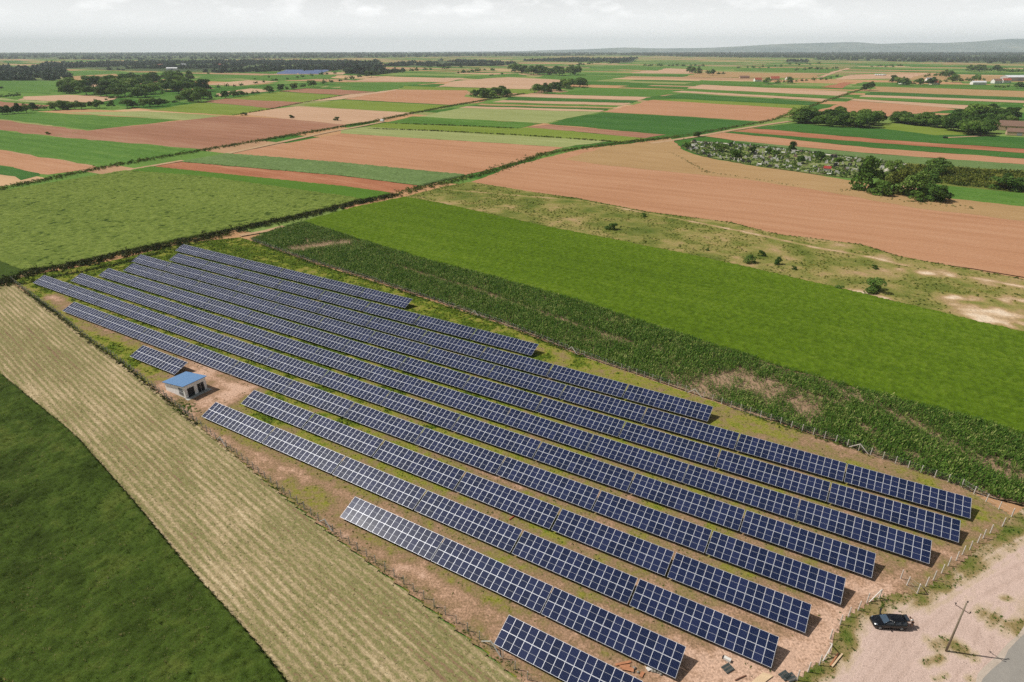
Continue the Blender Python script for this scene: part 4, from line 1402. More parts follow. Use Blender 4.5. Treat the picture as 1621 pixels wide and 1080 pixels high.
        MB().add([(2.12, -.66, 1.02), (1.95, -.54, 1.35), (1.95, .54, 1.35), (2.12, .66, 1.02)], [(3, 2, 1, 0)]).build('rear_window', [glass], root)
    return root


blackp = plain('black_car_paint', '#0c0f16', .18, 0, .6, vary=.05)
silverp = plain('silver_blue_paint', '#a9bccb', .25, .3, .6, vary=.03)
cf, cr_ = gp(1382.5, 985, .3), gp(1436, 988, .3)
cc = (gp(1378.5, 984, .45) + gp(1434, 987, .55)) / 2
chd = math.atan2(-(gp(1379, 983)[1] - gp(1433, 986)[1]), -(gp(1379, 983)[0] - gp(1433, 986)[0]))
wagon('parked_car', blackp, 'black estate car with open tailgate parked on the gravel by the fence', (cc[0], cc[1], .06), chd, True, True)
c2 = gp(1372, 1118, .4)
wagon('parked_car', silverp, 'pale silver blue car only just showing at the bottom edge of the photo', (c2[0], c2[1], .06), R(-82))

# ------------------------------------------------------------------ person at the back of the car
def skinned(name, verts, edges, radii, mats, parent=None, sub=1, root_i=0):
    me = bpy.data.meshes.new(name)
    me.from_pydata(verts, edges, [])
    for m in mats:
        me.materials.append(m)
    o = link(name, me, parent)
    md = o.modifiers.new('skin', 'SKIN')
    md.use_smooth_shade = True
    for i, r_ in enumerate(radii):
        me.skin_vertices[0].data[i].radius = (r_, r_) if not isinstance(r_, tuple) else r_
    me.skin_vertices[0].data[root_i].use_root = True
    s = o.modifiers.new('smooth', 'SUBSURF')
    s.levels = s.render_levels = sub
    return o


skin_m = plain('skin', '#b98768', .6, vary=.05)
cloth_w = plain('white_cotton', '#e6e4df', .9, vary=.05)
cloth_d = plain('dark_cotton', '#23242b', .9, vary=.1)
hair_m = plain('dark_hair', '#2a1d15', .6, vary=.2)


def make_person(loc, rz):
    """leaning forward towards local -X, both arms reaching down and ahead"""
    root = tag(empty('person', loc, rz), 'person in white top and dark shorts leaning into the open back of the car', 'person')
    v = [(.05, 0, .92), (-.06, 0, 1.06), (-.20, 0, 1.24), (-.31, 0, 1.38), (-.38, 0, 1.45), (-.45, 0, 1.50)]
    e = [(0, 1), (1, 2), (2, 3), (3, 4), (4, 5)]
    r_ = [(.12, .15), (.115, .145), (.12, .165), (.10, .15), .055, .055]
    for s in (-1, 1):
        b = len(v)
        v += [(.06, s * .10, .84), (.03, s * .11, .48), (.08, s * .11, .10), (-.02, s * .12, .04), (-.13, s * .13, .035)]
        e += [(0, b), (b, b + 1), (b + 1, b + 2), (b + 2, b + 3), (b + 3, b + 4)]
        r_ += [.09, .062, .042, .042, .034]
        b = len(v)
        v += [(-.33, s * .19, 1.36), (-.44, s * .23, 1.10), (-.66, s * .19, .98), (-.74, s * .18, .96)]
        e += [(3, b), (b, b + 1), (b + 1, b + 2), (b + 2, b + 3)]
        r_ += [.058, .043, .033, (.022, .036)]
        palm = b + 3
        for k, (dy, ln) in enumerate(((-.030, .075), (-.011, .085), (.010, .08), (.029, .062))):
            q = len(v)
            v += [(-.775, s * (.18 + dy), .957), (-.775 - ln * .55, s * (.18 + dy * 1.2), .945), (-.775 - ln * .9, s * (.18 + dy * 1.2), .92)]
            e += [(palm, q), (q, q + 1), (q + 1, q + 2)]
            r_ += [.0105, .009, .0075]
        q = len(v)
        v += [(-.735, s * .135, .95), (-.775, s * .115, .935)]
        e += [(palm, q), (q, q + 1)]
        r_ += [.012, .009]
    skinned('body', v, e, r_, [skin_m], root)
    head = MB()
    # head: profile rings tilted forward on the neck
    c = Vector((-.52, 0, 1.58))
    rings = [(-.11, .045, .04), (-.085, .075, .058), (-.04, .092, .068), (.01, .098, .074), (.06, .092, .072), (.10, .065, .05), (.12, .02, .02)]
    V, F = [], []
    for z, rx, ry in rings:
        for k in range(16):
            a = 2 * math.pi * k / 16
            V.append(c + Vector((math.cos(a) * rx - z * .35, math.sin(a) * ry, z)))
    for i in range(len(rings) - 1):
        for k in range(16):
            F.append((i * 16 + k, i * 16 + (k + 1) % 16, (i + 1) * 16 + (k + 1) % 16, (i + 1) * 16 + k))
    head.add(V, F)
    head.add([c + Vector(p) for p in ((-.095, -.013, -.03), (-.095, .013, -.03), (-.125, 0, -.028), (-.098, 0, .02))], [(0, 1, 2), (0, 2, 3), (2, 1, 3)])
    for s in (-1, 1):
        head.box(c + Vector((-.005, s * .076, -.005)), (.035, .016, .055))
        head.box(c + Vector((-.093, s * .03, .01)), (.012, .02, .01), 1)
    head.box(c + Vector((-.082, 0, -.062)), (.012, .04, .008), 2)
    head.build('head', [skin_m, hair_m, plain('lips', '#8d4f47', .6)], root, True)
    hr = MB()
    V, F = [], []
    for z, rx, ry in ((-.05, .07, .075), (0.0, .096, .083), (.06, .10, .082), (.105, .075, .06), (.13, .02, .02)):
        for k in range(16):
            a = 2 * math.pi * k / 16
            V.append(c + Vector((math.cos(a) * rx - z * .35 + .022, math.sin(a) * ry, z)))
    for i in range(4):
        for k in range(16):
            F.append((i * 16 + k, i * 16 + (k + 1) % 16, (i + 1) * 16 + (k + 1) % 16, (i + 1) * 16 + k))
    hr.add(V, F)
    hr.build('hair', [hair_m], root, True)
    tv = [(.03, 0, .98), (-.06, 0, 1.07), (-.20, 0, 1.245), (-.31, 0, 1.385), (-.33, -.17, 1.37), (-.40, -.22, 1.20), (-.33, .17, 1.37), (-.40, .22, 1.20)]
    skinned('shirt', tv, [(0, 1), (1, 2), (2, 3), (3, 4), (4, 5), (3, 6), (6, 7)], [(.14, .175), (.135, .165), (.14, .185), (.115, .165), .078, .066, .078, .066], [cloth_w], root)
    sv = [(.05, 0, .93), (.06, -.10, .82), (.04, -.11, .52), (.06, .10, .82), (.04, .11, .52)]
    skinned('shorts', sv, [(0, 1), (1, 2), (0, 3), (3, 4)], [(.145, .17), .112, .088, .112, .088], [cloth_d], root)
    return root


hd_ = Vector((math.cos(chd), math.sin(chd)))
pp = Vector((cc[0], cc[1])) + hd_ * 2.95
make_person((pp.x, pp.y, .07), chd)

# ------------------------------------------------------------------ building leftovers near the front tables
plank_o = plain('orange_timber', rgb(172, 118, 84), .8, vary=.2)
plank_p = plain('pale_timber', rgb(206, 180, 146), .8, vary=.12)
plank_d = plain('brown_timber', '#6e4a38', .85, vary=.2)


def plank(a, b, w, th, mat, label, group=None, z=.12):
    a, b = gp(*a), gp(*b)
    c = (a + b) / 2
    L = float(np.linalg.norm(b - a))
    root = MB()
    n = 5
    V, F = [], []
    wob = [random.uniform(-.015, .015) for _ in range(n)]
    for i in range(n):
        x = -L / 2 + L * i / (n - 1)
        y = wob[i]
        zc = .02 * math.sin(math.pi * i / (n - 1))
        V += [(x, y - w / 2, zc), (x, y + w / 2, zc), (x, y + w / 2 - .006, zc + th), (x, y - w / 2 + .006, zc + th)]
    for i in range(n - 1):
        for k in range(4):
            F.append((i * 4 + k, i * 4 + (k + 1) % 4, (i + 1) * 4 + (k + 1) % 4, (i + 1) * 4 + k))
    F += [(3, 2, 1, 0), tuple((n - 1) * 4 + k for k in range(4))]
    root.add(V, F)
    o = root.build('plank', [mat])
    o.location = (c[0], c[1], z)
    o.rotation_euler = (0, 0, math.atan2(b[1] - a[1], b[0] - a[0]))
    return tag(o, label, 'plank', group)


plank((974, 1054), (999, 1048.5), .3, .08, plank_o, 'long reddish plank lying uppermost behind the bottom solar table', 'timber leftovers')
plank((981, 1057), (997, 1054.5), .35, .06, plank_o, 'short orange plank lying just below the long reddish plank', 'timber leftovers')
plank((984, 1058.5), (1003, 1063), .55, .07, plank_o, 'wide orange board lying across the other orange planks', 'timber leftovers', .2)
plank((1014, 1073), (1018, 1065), .4, .08, plank_o, 'orange plank end beside the corner of the bottom solar table', 'timber leftovers')
plank((1020, 1053), (1024, 1061), .15, .05, plank_p, 'thin pale stick in front of the stones', 'timber leftovers')
for k in range(4):
    plank((1190 + 4.3 * k, 1083 + .6 * k), (1210 + 4.0 * k, 1066.5 + 1.3 * k), .28, .06, plank_p, 'pale board of the timber bundle at the bottom edge', 'pale boards laid side by side')
plank((1163, 1078.5), (1181, 1070.5), .12, .08, plank_d, 'single dark brown stick left of the pale boards', 'timber leftovers')
plank((1314, 1055), (1326, 1036), .2, .1, plank_o, 'weathered plank by the corner fence post, nearer the post', 'timber leftovers')
plank((1316.5, 1056.5), (1333, 1036.5), .2, .1, plank_p, 'pale plank by the corner fence post, nearer the gravel', 'timber leftovers')
plank((806.5, 824), (818.5, 815), .14, .1, plain('red_pipe', '#a5412e', .6), 'thin red batten lying between two panel rows', 'timber leftovers')


def pallet(x, y, rz, label):
    p = gp(x, y)
    b = MB()
    for k in range(7):
        b.box((-.56 + k * .187, 0, .15), (.13, 1.0, .03))
    for k in (-1, 0, 1):
        b.box((0, k * .42, .075), (1.2, .09, .115))
    o = b.build('pallet', [plain('grey_plastic', '#3c4646', .7, vary=.2)])
    o.location = (p[0], p[1], .09)
    o.rotation_euler = (0, 0, rz)
    return tag(o, label, 'pallet')


pallet(1151.5, 1059.5, .5, 'dark slatted pallet lying beside the small white box')
pallet(1242, 1071, .5, 'dark pallet by the bottom fence, the left one of two')
pallet(1251, 1074, .35, 'dark pallet by the bottom fence, the right one of two')
bx = gp(1151, 1046)
crate = tag(empty('box', (bx[0], bx[1], .1), 2.5), 'small white box with a dark end lying between the panel row and the pallet', 'box')
MB().box((0, 0, .18), (.85, .4, .34)).build('case', [plain('white_plastic', '#d5d2cb', .6)], crate)
MB().box((.52, 0, .15), (.18, .36, .28)).build('end_cap', [darkdoor], crate)
bx = gp(1028, 1060)
o = MB().box((0, 0, .1), (.75, .5, .12)).build('board', [plain('white_board', '#dedad4', .7)])
o.location, o.rotation_euler = (bx[0], bx[1], .1), (0.1, .08, .4)
tag(o, 'white board lying on the soil beside the grey stones', 'board')
stone = plain('grey_stone', '#8b877e', .9, vary=.25, bump=.4)
for k in range(18):
    x, y = (1033 + k * 1.05 + random.uniform(-1, 1), 1062 + k * .38 + random.uniform(-2.2, 2.2)) if k < 13 else (1004 + random.uniform(-3, 7), 1056 + random.uniform(0, 10))
    p = gp(x, y)
    b = MB()
    s_ = random.uniform(.14, .26)
    V = []
    for i, (z, rr) in enumerate(((-.3, .7), (.2, 1.0), (.7, .75), (1.0, .3))):
        for q in range(7):
            a = 2 * math.pi * q / 7
            w = rr * random.uniform(.8, 1.15)
            V.append((math.cos(a) * w * s_, math.sin(a) * w * s_ * .8, z * s_))
    F = [(i * 7 + q, i * 7 + (q + 1) % 7, (i + 1) * 7 + (q + 1) % 7, (i + 1) * 7 + q) for i in range(3) for q in range(7)] + [tuple(21 + q for q in range(7))]
    o = b.add(V, F).build('stone', [stone])
    o.location, o.rotation_euler = (p[0], p[1], .1), (0, 0, random.uniform(0, 6))
    tag(o, 'grey stone in the loose heap in front of the second panel row', 'stone', 'stones heaped by the panel row')

# ------------------------------------------------------------------ trees
TREE_COLS = {
    'dark': [(0.05, rgb(42, 62, 26)), (0.4, rgb(72, 102, 42)), (0.7, rgb(102, 130, 58)), (0.95, rgb(140, 156, 82))],
    'mid': [(0.05, rgb(54, 78, 30)), (0.4, rgb(88, 120, 48)), (0.7, rgb(120, 146, 66)), (0.95, rgb(158, 172, 94))],
    'olive': [(0.05, '#474f20'), (0.4, '#68722f'), (0.7, '#878a40'), (0.95, '#a8a35a')],
}
TM = {k: leaf_mat('foliage_' + k, c, size=3.0, w=.3, trans=.22, objrand=.5) for k, c in TREE_COLS.items()}
bark = plain('bark', '#55473a', .9, vary=.25, size=.4, bump=.4)


def crown_mesh(seed, mat, n=1100, lobes=12, spread=.62, top=1.0, leaf=.15, low=.22):
    """unit-height crown: leaf clusters on the outside of many uneven lobes"""
    r = np.random.default_rng(seed)
    C, S = [], []
    for k in range(lobes):
        a = r.uniform(0, 2 * math.pi)
        h = r.uniform(low + .1, top - .12)
        w = math.sin(math.pi * min(1, max(0, (h - low + .12) / (top - low + .1)))) ** .6
        rad = spread * .55 * w * math.sqrt(r.random())
        C.append((math.cos(a) * rad, math.sin(a) * rad, h))
        S.append(r.uniform(.13, .24) * (.8 + .4 * w))
    C.append((0, 0, (top + low) / 2 + .06))
    S.append(.27)
    C, S = np.array(C), np.array(S)
    k = r.choice(len(C), n, p=S ** 2 / np.sum(S ** 2))
    d = r.normal(size=(n, 3))
    d /= np.linalg.norm(d, axis=1)[:, None]
    d[:, 2] = np.where(d[:, 2] < -.35, -d[:, 2], d[:, 2])
    P = C[k] + d * (S[k] * r.uniform(.72, 1.06, n))[:, None]
    nn = d + r.normal(size=(n, 3)) * .5
    nn /= np.linalg.norm(nn, axis=1)[:, None]
    t = np.cross(nn, r.normal(size=(n, 3)))
    t /= np.linalg.norm(t, axis=1)[:, None]
    b = np.cross(nn, t)
    s = (leaf * r.uniform(.5, 1.1, n))[:, None]
    V = np.stack([P + t * s * .5, P + b * s * .4, P - t * s * .5, P - b * s * .4], 1).reshape(-1, 3)
    F = np.arange(4 * n).reshape(n, 4)
    lobev = r.uniform(-.12, .12, len(C))[k]
    var = np.repeat(np.clip(.45 + lobev + r.uniform(-.16, .16, n), 0, 1), 4)
    return mesh_np('crown', V, F, [mat], {'var': var})


def trunk_mesh(seed, low=.3):
    r = random.Random(seed)
    m = MB()
    m.tube([(0, 0, -.02), (.005, 0, .12), (.01, .005, low), (0.0, 0, .62)], [.032, .024, .018, .007], 7)
    for k in range(5):
        a = k * 1.26 + r.uniform(-.3, .3)
        h = r.uniform(low * .8, .5)
        m.tube([(0, 0, h), (math.cos(a) * .1, math.sin(a) * .1, h + .1), (math.cos(a) * .2, math.sin(a) * .2, h + .17)], [.012, .008, .003], 5)
    return m.mesh('trunk', [bark], True)


TRUNKS = [trunk_mesh(s) for s in range(3)]
CROWNS = {k: [crown_mesh(100 + 10 * j + s, TM[k], 2400, 14, .8, 1.0, .095, .1) for s in range(4)] for j, k in enumerate(TREE_COLS)}
SMALL = {k: [crown_mesh(200 + 10 * j + s, TM[k], 500, 9, .85, 1.0, .2, .05) for s in range(4)] for j, k in enumerate(TREE_COLS)}
BUSH = {k: [crown_mesh(300 + 10 * j + s, TM[k], 2200, 14, 1.05, 1.0, .1, -.12) for s in range(3)] for j, k in enumerate(TREE_COLS)}


def depth(p):
    return float(p[1] * FW[1] + CAM_H * -FW[2])


NT = [0]


TREES = []


def plant(x, y, hpx, label, group=None, kind='dark', name='tree', cat='tree', widen=1.0, bush=False):
    """a tree or bush whose foot is seen at (x, y) and which stands hpx photo pixels tall"""
    p = gp(x, y)
    H = hpx * depth(p) / F_PX / .93
    spec = (hpx, p, H, H * widen * random.uniform(.9, 1.15), label, group, kind, name, cat, bush, random.uniform(0, 6.28))
    if name == 'tree':
        TREES.append(spec)
    else:
        raise_plant(spec)


def raise_plant(spec):
    hpx, p, H, w, label, group, kind, name, cat, bush, rz = spec
    root = empty(name, (p[0], p[1], -.1), rz)
    root.scale = (w, w, H)
    tag(root, label, cat, group)
    lib = BUSH if bush else (CROWNS if hpx > 10 else SMALL)
    o = bpy.data.objects.new('crown', random.choice(lib[kind]))
    COL.objects.link(o)
    o.parent = root
    if not bush or hpx > 14:
        o = bpy.data.objects.new('trunk', random.choice(TRUNKS))
        COL.objects.link(o)
        o.parent = root


def wood(poly, n, hpx, label, group, kinds=('dark',), seed=1, widen=1.1):
    """n trees spread over a traced outline"""
    rr = random.Random(seed)
    P = np.array(poly, float)
    done = 0
    k = 0
    while done < n and k < 4000:
        k += 1
        x, y = rr.uniform(P[:, 0].min(), P[:, 0].max()), rr.uniform(P[:, 1].min(), P[:, 1].max())
        if inside(np.array([x]), np.array([y]), P)[0]:
            plant(x, y, rr.uniform(*hpx), label, group, rr.choice(kinds), widen=widen * rr.uniform(.85, 1.2))
            done += 1


def row(pts, n, hpx, label, group, kinds=('dark',), seed=1, jit=1.0, widen=1.2, bush=False, name='tree', cat='tree'):
    rr = random.Random(seed)
    pts = [np.array(p, float) for p in pts]
    seg = [np.linalg.norm(b - a) for a, b in zip(pts[:-1], pts[1:])]
    cum = np.concatenate([[0], np.cumsum(seg)])
    for i in range(n):
        d = (i + rr.uniform(.1, .9)) / n * cum[-1]
        k = min(int(np.searchsorted(cum, d, 'right')) - 1, len(seg) - 1)
        q = pts[k] + (pts[k + 1] - pts[k]) * (d - cum[k]) / seg[k]
        plant(q[0] + rr.uniform(-jit, jit) * 2, q[1] + rr.uniform(-jit, jit) * .6, rr.uniform(*hpx), label, group, rr.choice(kinds), name, cat, widen * rr.uniform(.8, 1.3), bush)


# the wood at the left and its hedges
wood([(84, 148), (84, 140), (181, 132), (311, 132), (332, 140), (330, 150), (272, 156), (181, 154)], 46, (12, 17), 'dark green tree in the long wood left of the fields', 'trees of the long wood at left', ('dark', 'dark', 'mid'), 1, 1.5)
wood([(189, 136), (200, 130), (306, 126), (300, 131), (240, 134)], 16, (9, 14), 'dark tree in the back row behind the long wood at left', 'trees behind the long wood', ('dark',), 2, 1.2)
row([(50, 175), (90, 174), (130, 172), (183, 171)], 15, (7, 12), 'dark bushy tree in the hedge on the near side of the long wood', 'hedge trees near the long wood', ('dark', 'mid'), 3, widen=1.3)
row([(150, 162), (200, 156), (262, 150)], 9, (5, 8), 'small tree in the thin hedge between the two woods at left', 'thin hedge at left', ('dark',), 4, widen=1.5)
row([(195, 171), (246, 169), (300, 162)], 11, (8, 12), 'green hedge tree bordering the yellow green field', 'hedge by the yellow green field', ('mid', 'dark'), 5, widen=1.3)
wood([(290, 164), (296, 154), (328, 152), (334, 160)], 9, (13, 18), 'tall round tree in the clump at the right end of the long wood', 'clump at the right end of the long wood', ('mid', 'dark'), 6, 1.1)
row([(332, 158), (360, 155), (400, 151), (470, 141), (523, 133), (560, 127), (607, 119)], 26, (6, 10), 'hedgerow tree on the long line running right from the wood', 'long hedgerow', ('dark', 'mid'), 7, widen=1.3)
row([(607, 119), (670, 113), (730, 109)], 10, (5, 7), 'small hedgerow tree near the far end of the long line', 'far end of the long hedgerow', ('dark',), 8, widen=1.4)
row([(340, 142), (380, 137), (440, 129), (540, 117)], 15, (4, 7), 'small tree in the upper of the two parallel hedgerows', 'upper hedgerow', ('dark',), 9, widen=1.4)
row([(0, 181), (20, 180), (43, 178)], 5, (9, 15), 'dark tree in the clump at the left edge above the green field', 'clump at the left edge', ('dark',), 10, widen=1.1)
row([(0, 156), (18, 155), (36, 154)], 5, (6, 9), 'dark bushy tree in the smaller clump at the left edge', 'small clump at the left edge', ('dark',), 11, widen=1.5)
plant(155, 132, 9, 'single round tree beside the small white house at left', None, 'dark', widen=1.2)
plant(3, 142, 6, 'small lone tree in the green field at the very left edge', None, 'dark', widen=1.3)
plant(76, 212.5, 4, 'tiny bush on the edge of the brown field at left', None, 'dark', 'bush', 'bush', 1.4, True)
plant(462, 186.5, 4.5, 'small round bush on the grass line, left of two', None, 'dark', 'bush', 'bush', 1.5, True)
plant(533, 190.5, 6, 'small round bush on the grass line, right of two', None, 'dark', 'bush', 'bush', 1.3, True)
plant(386, 182.5, 4, 'tiny bush where the yellow green field meets the track', None, 'dark', 'bush', 'bush', 1.8, True)
for x, y in ((404, 127), (426, 124), (330, 118.5), (455, 127)):
    plant(x, y, 4, 'tiny dark field tree standing alone among the far left fields', 'lone far field trees at left', 'dark', widen=1.4)
# clumps in the middle distance
wood([(742, 155), (748, 151), (800, 150), (808, 154), (775, 157)], 15, (9, 13), 'bushy tree in the low copse beside the ditch road', 'copse by the ditch road', ('mid', 'dark'), 12, 1.3)
wood([(838, 148), (860, 142), (895, 134), (938, 134), (938, 138), (890, 146), (850, 150)], 22, (7, 13), 'tree in the slanting copse right of the ditch road', 'slanting copse', ('dark', 'mid'), 13, 1.2)
row([(812, 114), (840, 118), (875, 119), (917, 119)], 20, (7, 13), 'dark tree in the broad copse in the middle distance', 'broad copse', ('dark',), 14, 1.5, widen=1.3)
row([(723, 118), (740, 117), (760, 115)], 7, (5, 8), 'dark tree in the small copse left of the broad copse', 'small copse', ('dark',), 15, widen=1.4)
row([(755, 114), (770, 113), (786, 113)], 4, (4, 6), 'tree in the tiny far copse between the two copses', 'tiny copse', ('dark',), 16, widen=1.4)
row([(770, 121), (785, 120), (797, 119)], 3, (3, 5), 'tiny bush below the tiny far copse', 'bushes below the tiny copse', ('dark',), 17, widen=1.5)
row([(900, 107), (940, 102), (970, 100)], 12, (4, 7), 'far tree in the hedge running up towards the horizon', 'far middle hedge', ('dark',), 18, widen=1.5)
row([(1015, 106), (1040, 106), (1075, 106), (1120, 107)], 14, (4, 6), 'tree in the straight far row left of centre right', 'straight far row', ('dark',), 19, widen=1.5)
row([(1085, 114), (1090, 115), (1120, 119), (1150, 120)], 9, (5, 9), 'tree among the far houses right of centre', 'trees by the far houses', ('dark',), 20, widen=1.2)
row([(1165, 109), (1184, 110), (1215, 109), (1245, 105), (1275, 103), (1300, 103)], 14, (4, 6), 'far small field tree on the right', 'scattered far field trees', ('dark',), 21, 2, widen=1.3)
row([(1210, 134), (1222, 134), (1258, 131), (1300, 129), (1320, 127)], 12, (5, 9), 'round tree beside the far red roofed houses', 'trees by the red roofs', ('dark', 'mid'), 22, widen=1.2)
row([(1250, 113), (1275, 112), (1300, 112), (1330, 109)], 9, (4, 7), 'tree along the pale far road on the right', 'trees along the far road', ('dark',), 23, widen=1.3)
plant(1377, 143, 12, 'large dark tree at the top of the ditch on the right', None, 'dark', widen=1.1)
plant(1369, 143.5, 9, 'smaller dark tree leaning against the large one at the top of the ditch', None, 'dark', widen=1.1)
plant(1324, 123.5, 6, 'lone round tree beside the far pale road', None, 'dark', widen=1.2)
row([(1405, 132), (1430, 134), (1465, 136), (1490, 133), (1520, 130), (1560, 130)], 20, (6, 11), 'tree in the far village at the right', 'village trees at right', ('dark', 'mid'), 24, 2, widen=1.2)
row([(1460, 124), (1480, 122), (1510, 122), (1515, 120)], 8, (6, 10), 'tall tree in the back line of the far village', 'back line of village trees', ('dark',), 25, widen=1.0)
row([(1530, 113), (1560, 114), (1600, 116), (1621, 116)], 14, (6, 10), 'tree in the far copse at the right edge', 'far copse at right edge', ('dark',), 26, widen=1.4)
row([(1570, 139), (1590, 141), (1621, 140)], 7, (5, 9), 'tree by the white sheds at the right edge', 'trees by the white sheds', ('dark',), 27, widen=1.2)
row([(1380, 107), (1410, 107), (1430, 106)], 8, (3, 6), 'tree in the thin far copse right of the road', 'thin far copse', ('dark',), 28, widen=1.5)
# the right hand wood
wood([(1252, 194), (1262, 190), (1330, 191), (1390, 193), (1398, 201), (1365, 206), (1310, 201)], 40, (13, 20), 'dark green tree in the left part of the wood at right', 'wood at right, left part', ('dark', 'dark', 'mid'), 30, 1.45)
wood([(1400, 193), (1440, 190), (1480, 192), (1500, 200), (1480, 202)], 24, (10, 15), 'dark tree in the middle hedge of the wood at right', 'wood at right, middle', ('dark',), 31, 1.7)
wood([(1500, 196), (1540, 188), (1600, 188), (1606, 194), (1575, 213), (1540, 217), (1505, 208)], 34, (14, 22), 'tall dark tree in the right part of the wood at right', 'wood at right, right part', ('dark', 'dark', 'mid'), 32, 1.35)
# around the grave yard
plant(1369, 301, 46, 'large round tree standing between the graveyard and the bushes', None, 'mid', widen=.82, bush=True)
plant(1394, 308, 20, 'low broad bush right below the large round tree', None, 'mid', 'bush', 'bush', 1.5, True)
for k, (x, y, h, kd, lb) in enumerate([
        (1422, 306, 34, 'olive', 'big olive green bush right of the large round tree'), (1440, 310, 36, 'dark', 'biggest dark bush in the group right of the large tree'),
        (1458, 305, 30, 'dark', 'dark rounded bush at the right end of the big bush group'), (1450, 318, 14, 'mid', 'small bright bush at the front of the big bush group'),
        (1478, 318, 24, 'mid', 'green bush by the field corner, nearest the orange field'), (1492, 318, 14, 'dark', 'low dark bush at the far right tip of the bush group'),
        (1483, 276, 22, 'dark', 'lone dark tree rising from the olive scrub'), (1414, 272, 17, 'mid', 'green bush at the graveyard corner'),
        (1396, 284, 12, 'dark', 'low dark bush between graveyard and scrub'), (1590, 300, 22, 'dark', 'dark bush in the scrub at the right edge'),
        (1575, 296, 18, 'olive', 'olive bush in the scrub left of the dark one at the right edge'), (1612, 302, 18, 'dark', 'dark bush cut by the right edge of the photo'),
        (1535, 290, 10, 'olive', 'low olive bush along the lower edge of the scrub')]):
    plant(x, y, h, lb, None, kd, 'bush', 'bush', 1.25 if h < 30 else 1.0, True)
for k, (x, y, h) in enumerate([(1086, 236, 10), (1140, 240, 13), (1157, 231, 8), (1164, 252, 14), (1190, 243, 10), (1199, 235, 6), (1214, 243, 9), (1228, 247, 9), (1246, 252, 8), (1268, 259, 12),
                               (1295, 254, 13), (1304, 257, 8), (1325, 263, 12), (1330, 256, 8), (1340, 268, 7), (1378, 257, 9), (1247, 241, 8), (1345, 259, 7), (1120, 246, 8), (1284, 266, 5)]):
    plant(x, y, h, 'small dark tree among the graves', 'trees among the graves', random.choice(('dark', 'mid', 'dark')), widen=1.25)
plant(1253, 239.5, 13, 'lone dark tree just beyond the graveyard path', None, 'dark', widen=1.1)
plant(1104, 216, 8, 'small dark bush at the ditch crossing left of the graveyard', None, 'dark', 'bush', 'bush', 1.2, True)
# bushes in the waste strip
for x, y, h, lb in ((968, 363.5, 12, 'round dark bush in the upper part of the rough strip'), (1019, 343.5, 6, 'small upright bush beside the track in the rough strip'),
                    (1187, 416.5, 12, 'left bush of the group in the rough strip'), (1206, 406, 9, 'small bush at the back of the group in the rough strip'),
                    (1229, 418.5, 11, 'right dark bush of the group in the rough strip'), (1257, 427, 6, 'low flat bush right of the group in the rough strip'),
                    (1384, 426, 7, 'small bush near the track at the right of the rough strip'), (1381, 461, 22, 'tallest bush in the rough strip, by the pale bare soil'),
                    (1328, 460, 9, 'low bush left of the tallest bush in the rough strip'), (1120, 397, 4, 'tiny low bush near the bright crop in the rough strip')):
    plant(x, y, h, lb, None, 'dark' if h > 8 else 'mid', 'bush', 'bush', 1.15, True)

# the trees that show largest are single things; the smallest far ones stand together as one mass
TREES.sort(key=lambda s: -s[0])
for s in TREES[:288]:
    raise_plant(s)
rest = TREES[288:]
ft = leaf_mat('far_foliage', TREE_COLS['dark'], size=60, w=.4, trans=.1)
o = scatter('far_trees', [s[1] for s in rest], np.array([s[3] for s in rest]) * .42, ft, [clump_template(60, s, .45, 1.0, .5) for s in range(30, 35)], rng.uniform(.25, .6, len(rest)),
            zs=np.array([s[2] / s[3] for s in rest]) * 1.45)
tag(o, 'small far trees dotted in hedges across the distant fields', 'trees', kind='stuff')

# scrub along the right edge
scrub_poly = gps([(1432, 262), (1621, 273), (1700, 280), (1700, 308), (1621, 301), (1540, 296), (1470, 288), (1410, 282)])
scm = leaf_mat('scrub', [(0.05, '#2b3a16'), (0.4, '#4f5c26'), (0.7, '#70762f'), (0.95, '#938f48')], size=18, w=.6, trans=.2)
P = fill(scrub_poly, 2.6, 131)
o = scatter('scrub', P, rng.uniform(1.1, 2.4, len(P)), scm, [clump_template(40, s, .42, .8) for s in (4, 5, 6)], rng.uniform(.2, .75, len(P)))
tag(o, 'olive green scrub covering the ground right of the graveyard', 'scrub', kind='stuff')

# ------------------------------------------------------------------ vegetation along the ditches and field tracks
def strip(name, pts, step, width, hs, cols, label, seed, cat='hedge', n=18):
    m = leaf_mat(name + '_leaves', cols, size=12, w=.6, trans=.15)
    P = along(gps(pts), step, width, seed)
    r = np.random.default_rng(seed)
    o = scatter(name, P, r.uniform(hs[0], hs[1], len(P)), m, [clump_template(n, s, .5, .85) for s in (7, 8, 9)], r.uniform(.15, .75, len(P)))
    return tag(o, label, cat, kind='stuff')


DITCH = [(0.05, '#20290f'), (0.4, '#3a4521'), (0.7, '#585a30'), (0.95, '#7d7a4a')]
BANK = [(0.05, rgb(54, 70, 28)), (0.4, rgb(84, 100, 44)), (0.7, rgb(116, 124, 60)), (0.95, rgb(150, 146, 84))]
GREENB = [(0.05, '#2a3d14'), (0.4, '#465f20'), (0.7, '#64782e'), (0.95, '#8c9048')]
d2a = [(-60, 466), (0, 447), (28, 440), (74, 427), (118, 421), (167, 409), (213, 399), (300, 383), (380, 362), (454, 347.5), (528, 330), (568, 321), (627, 309)]
strip('ditch_reeds', d2a, .16, 5.0, (.7, 1.7), DITCH, 'dark reeds filling the ditch beyond the solar farm', 141, 'reeds')
strip('ditch_bank', [(x, y - 7 * (1 - x / 900)) for x, y in d2a[1:-2]], .25, 3.5, (.5, 1.2), GREENB, 'green bank growth along the far side of the ditch', 142, 'bank')
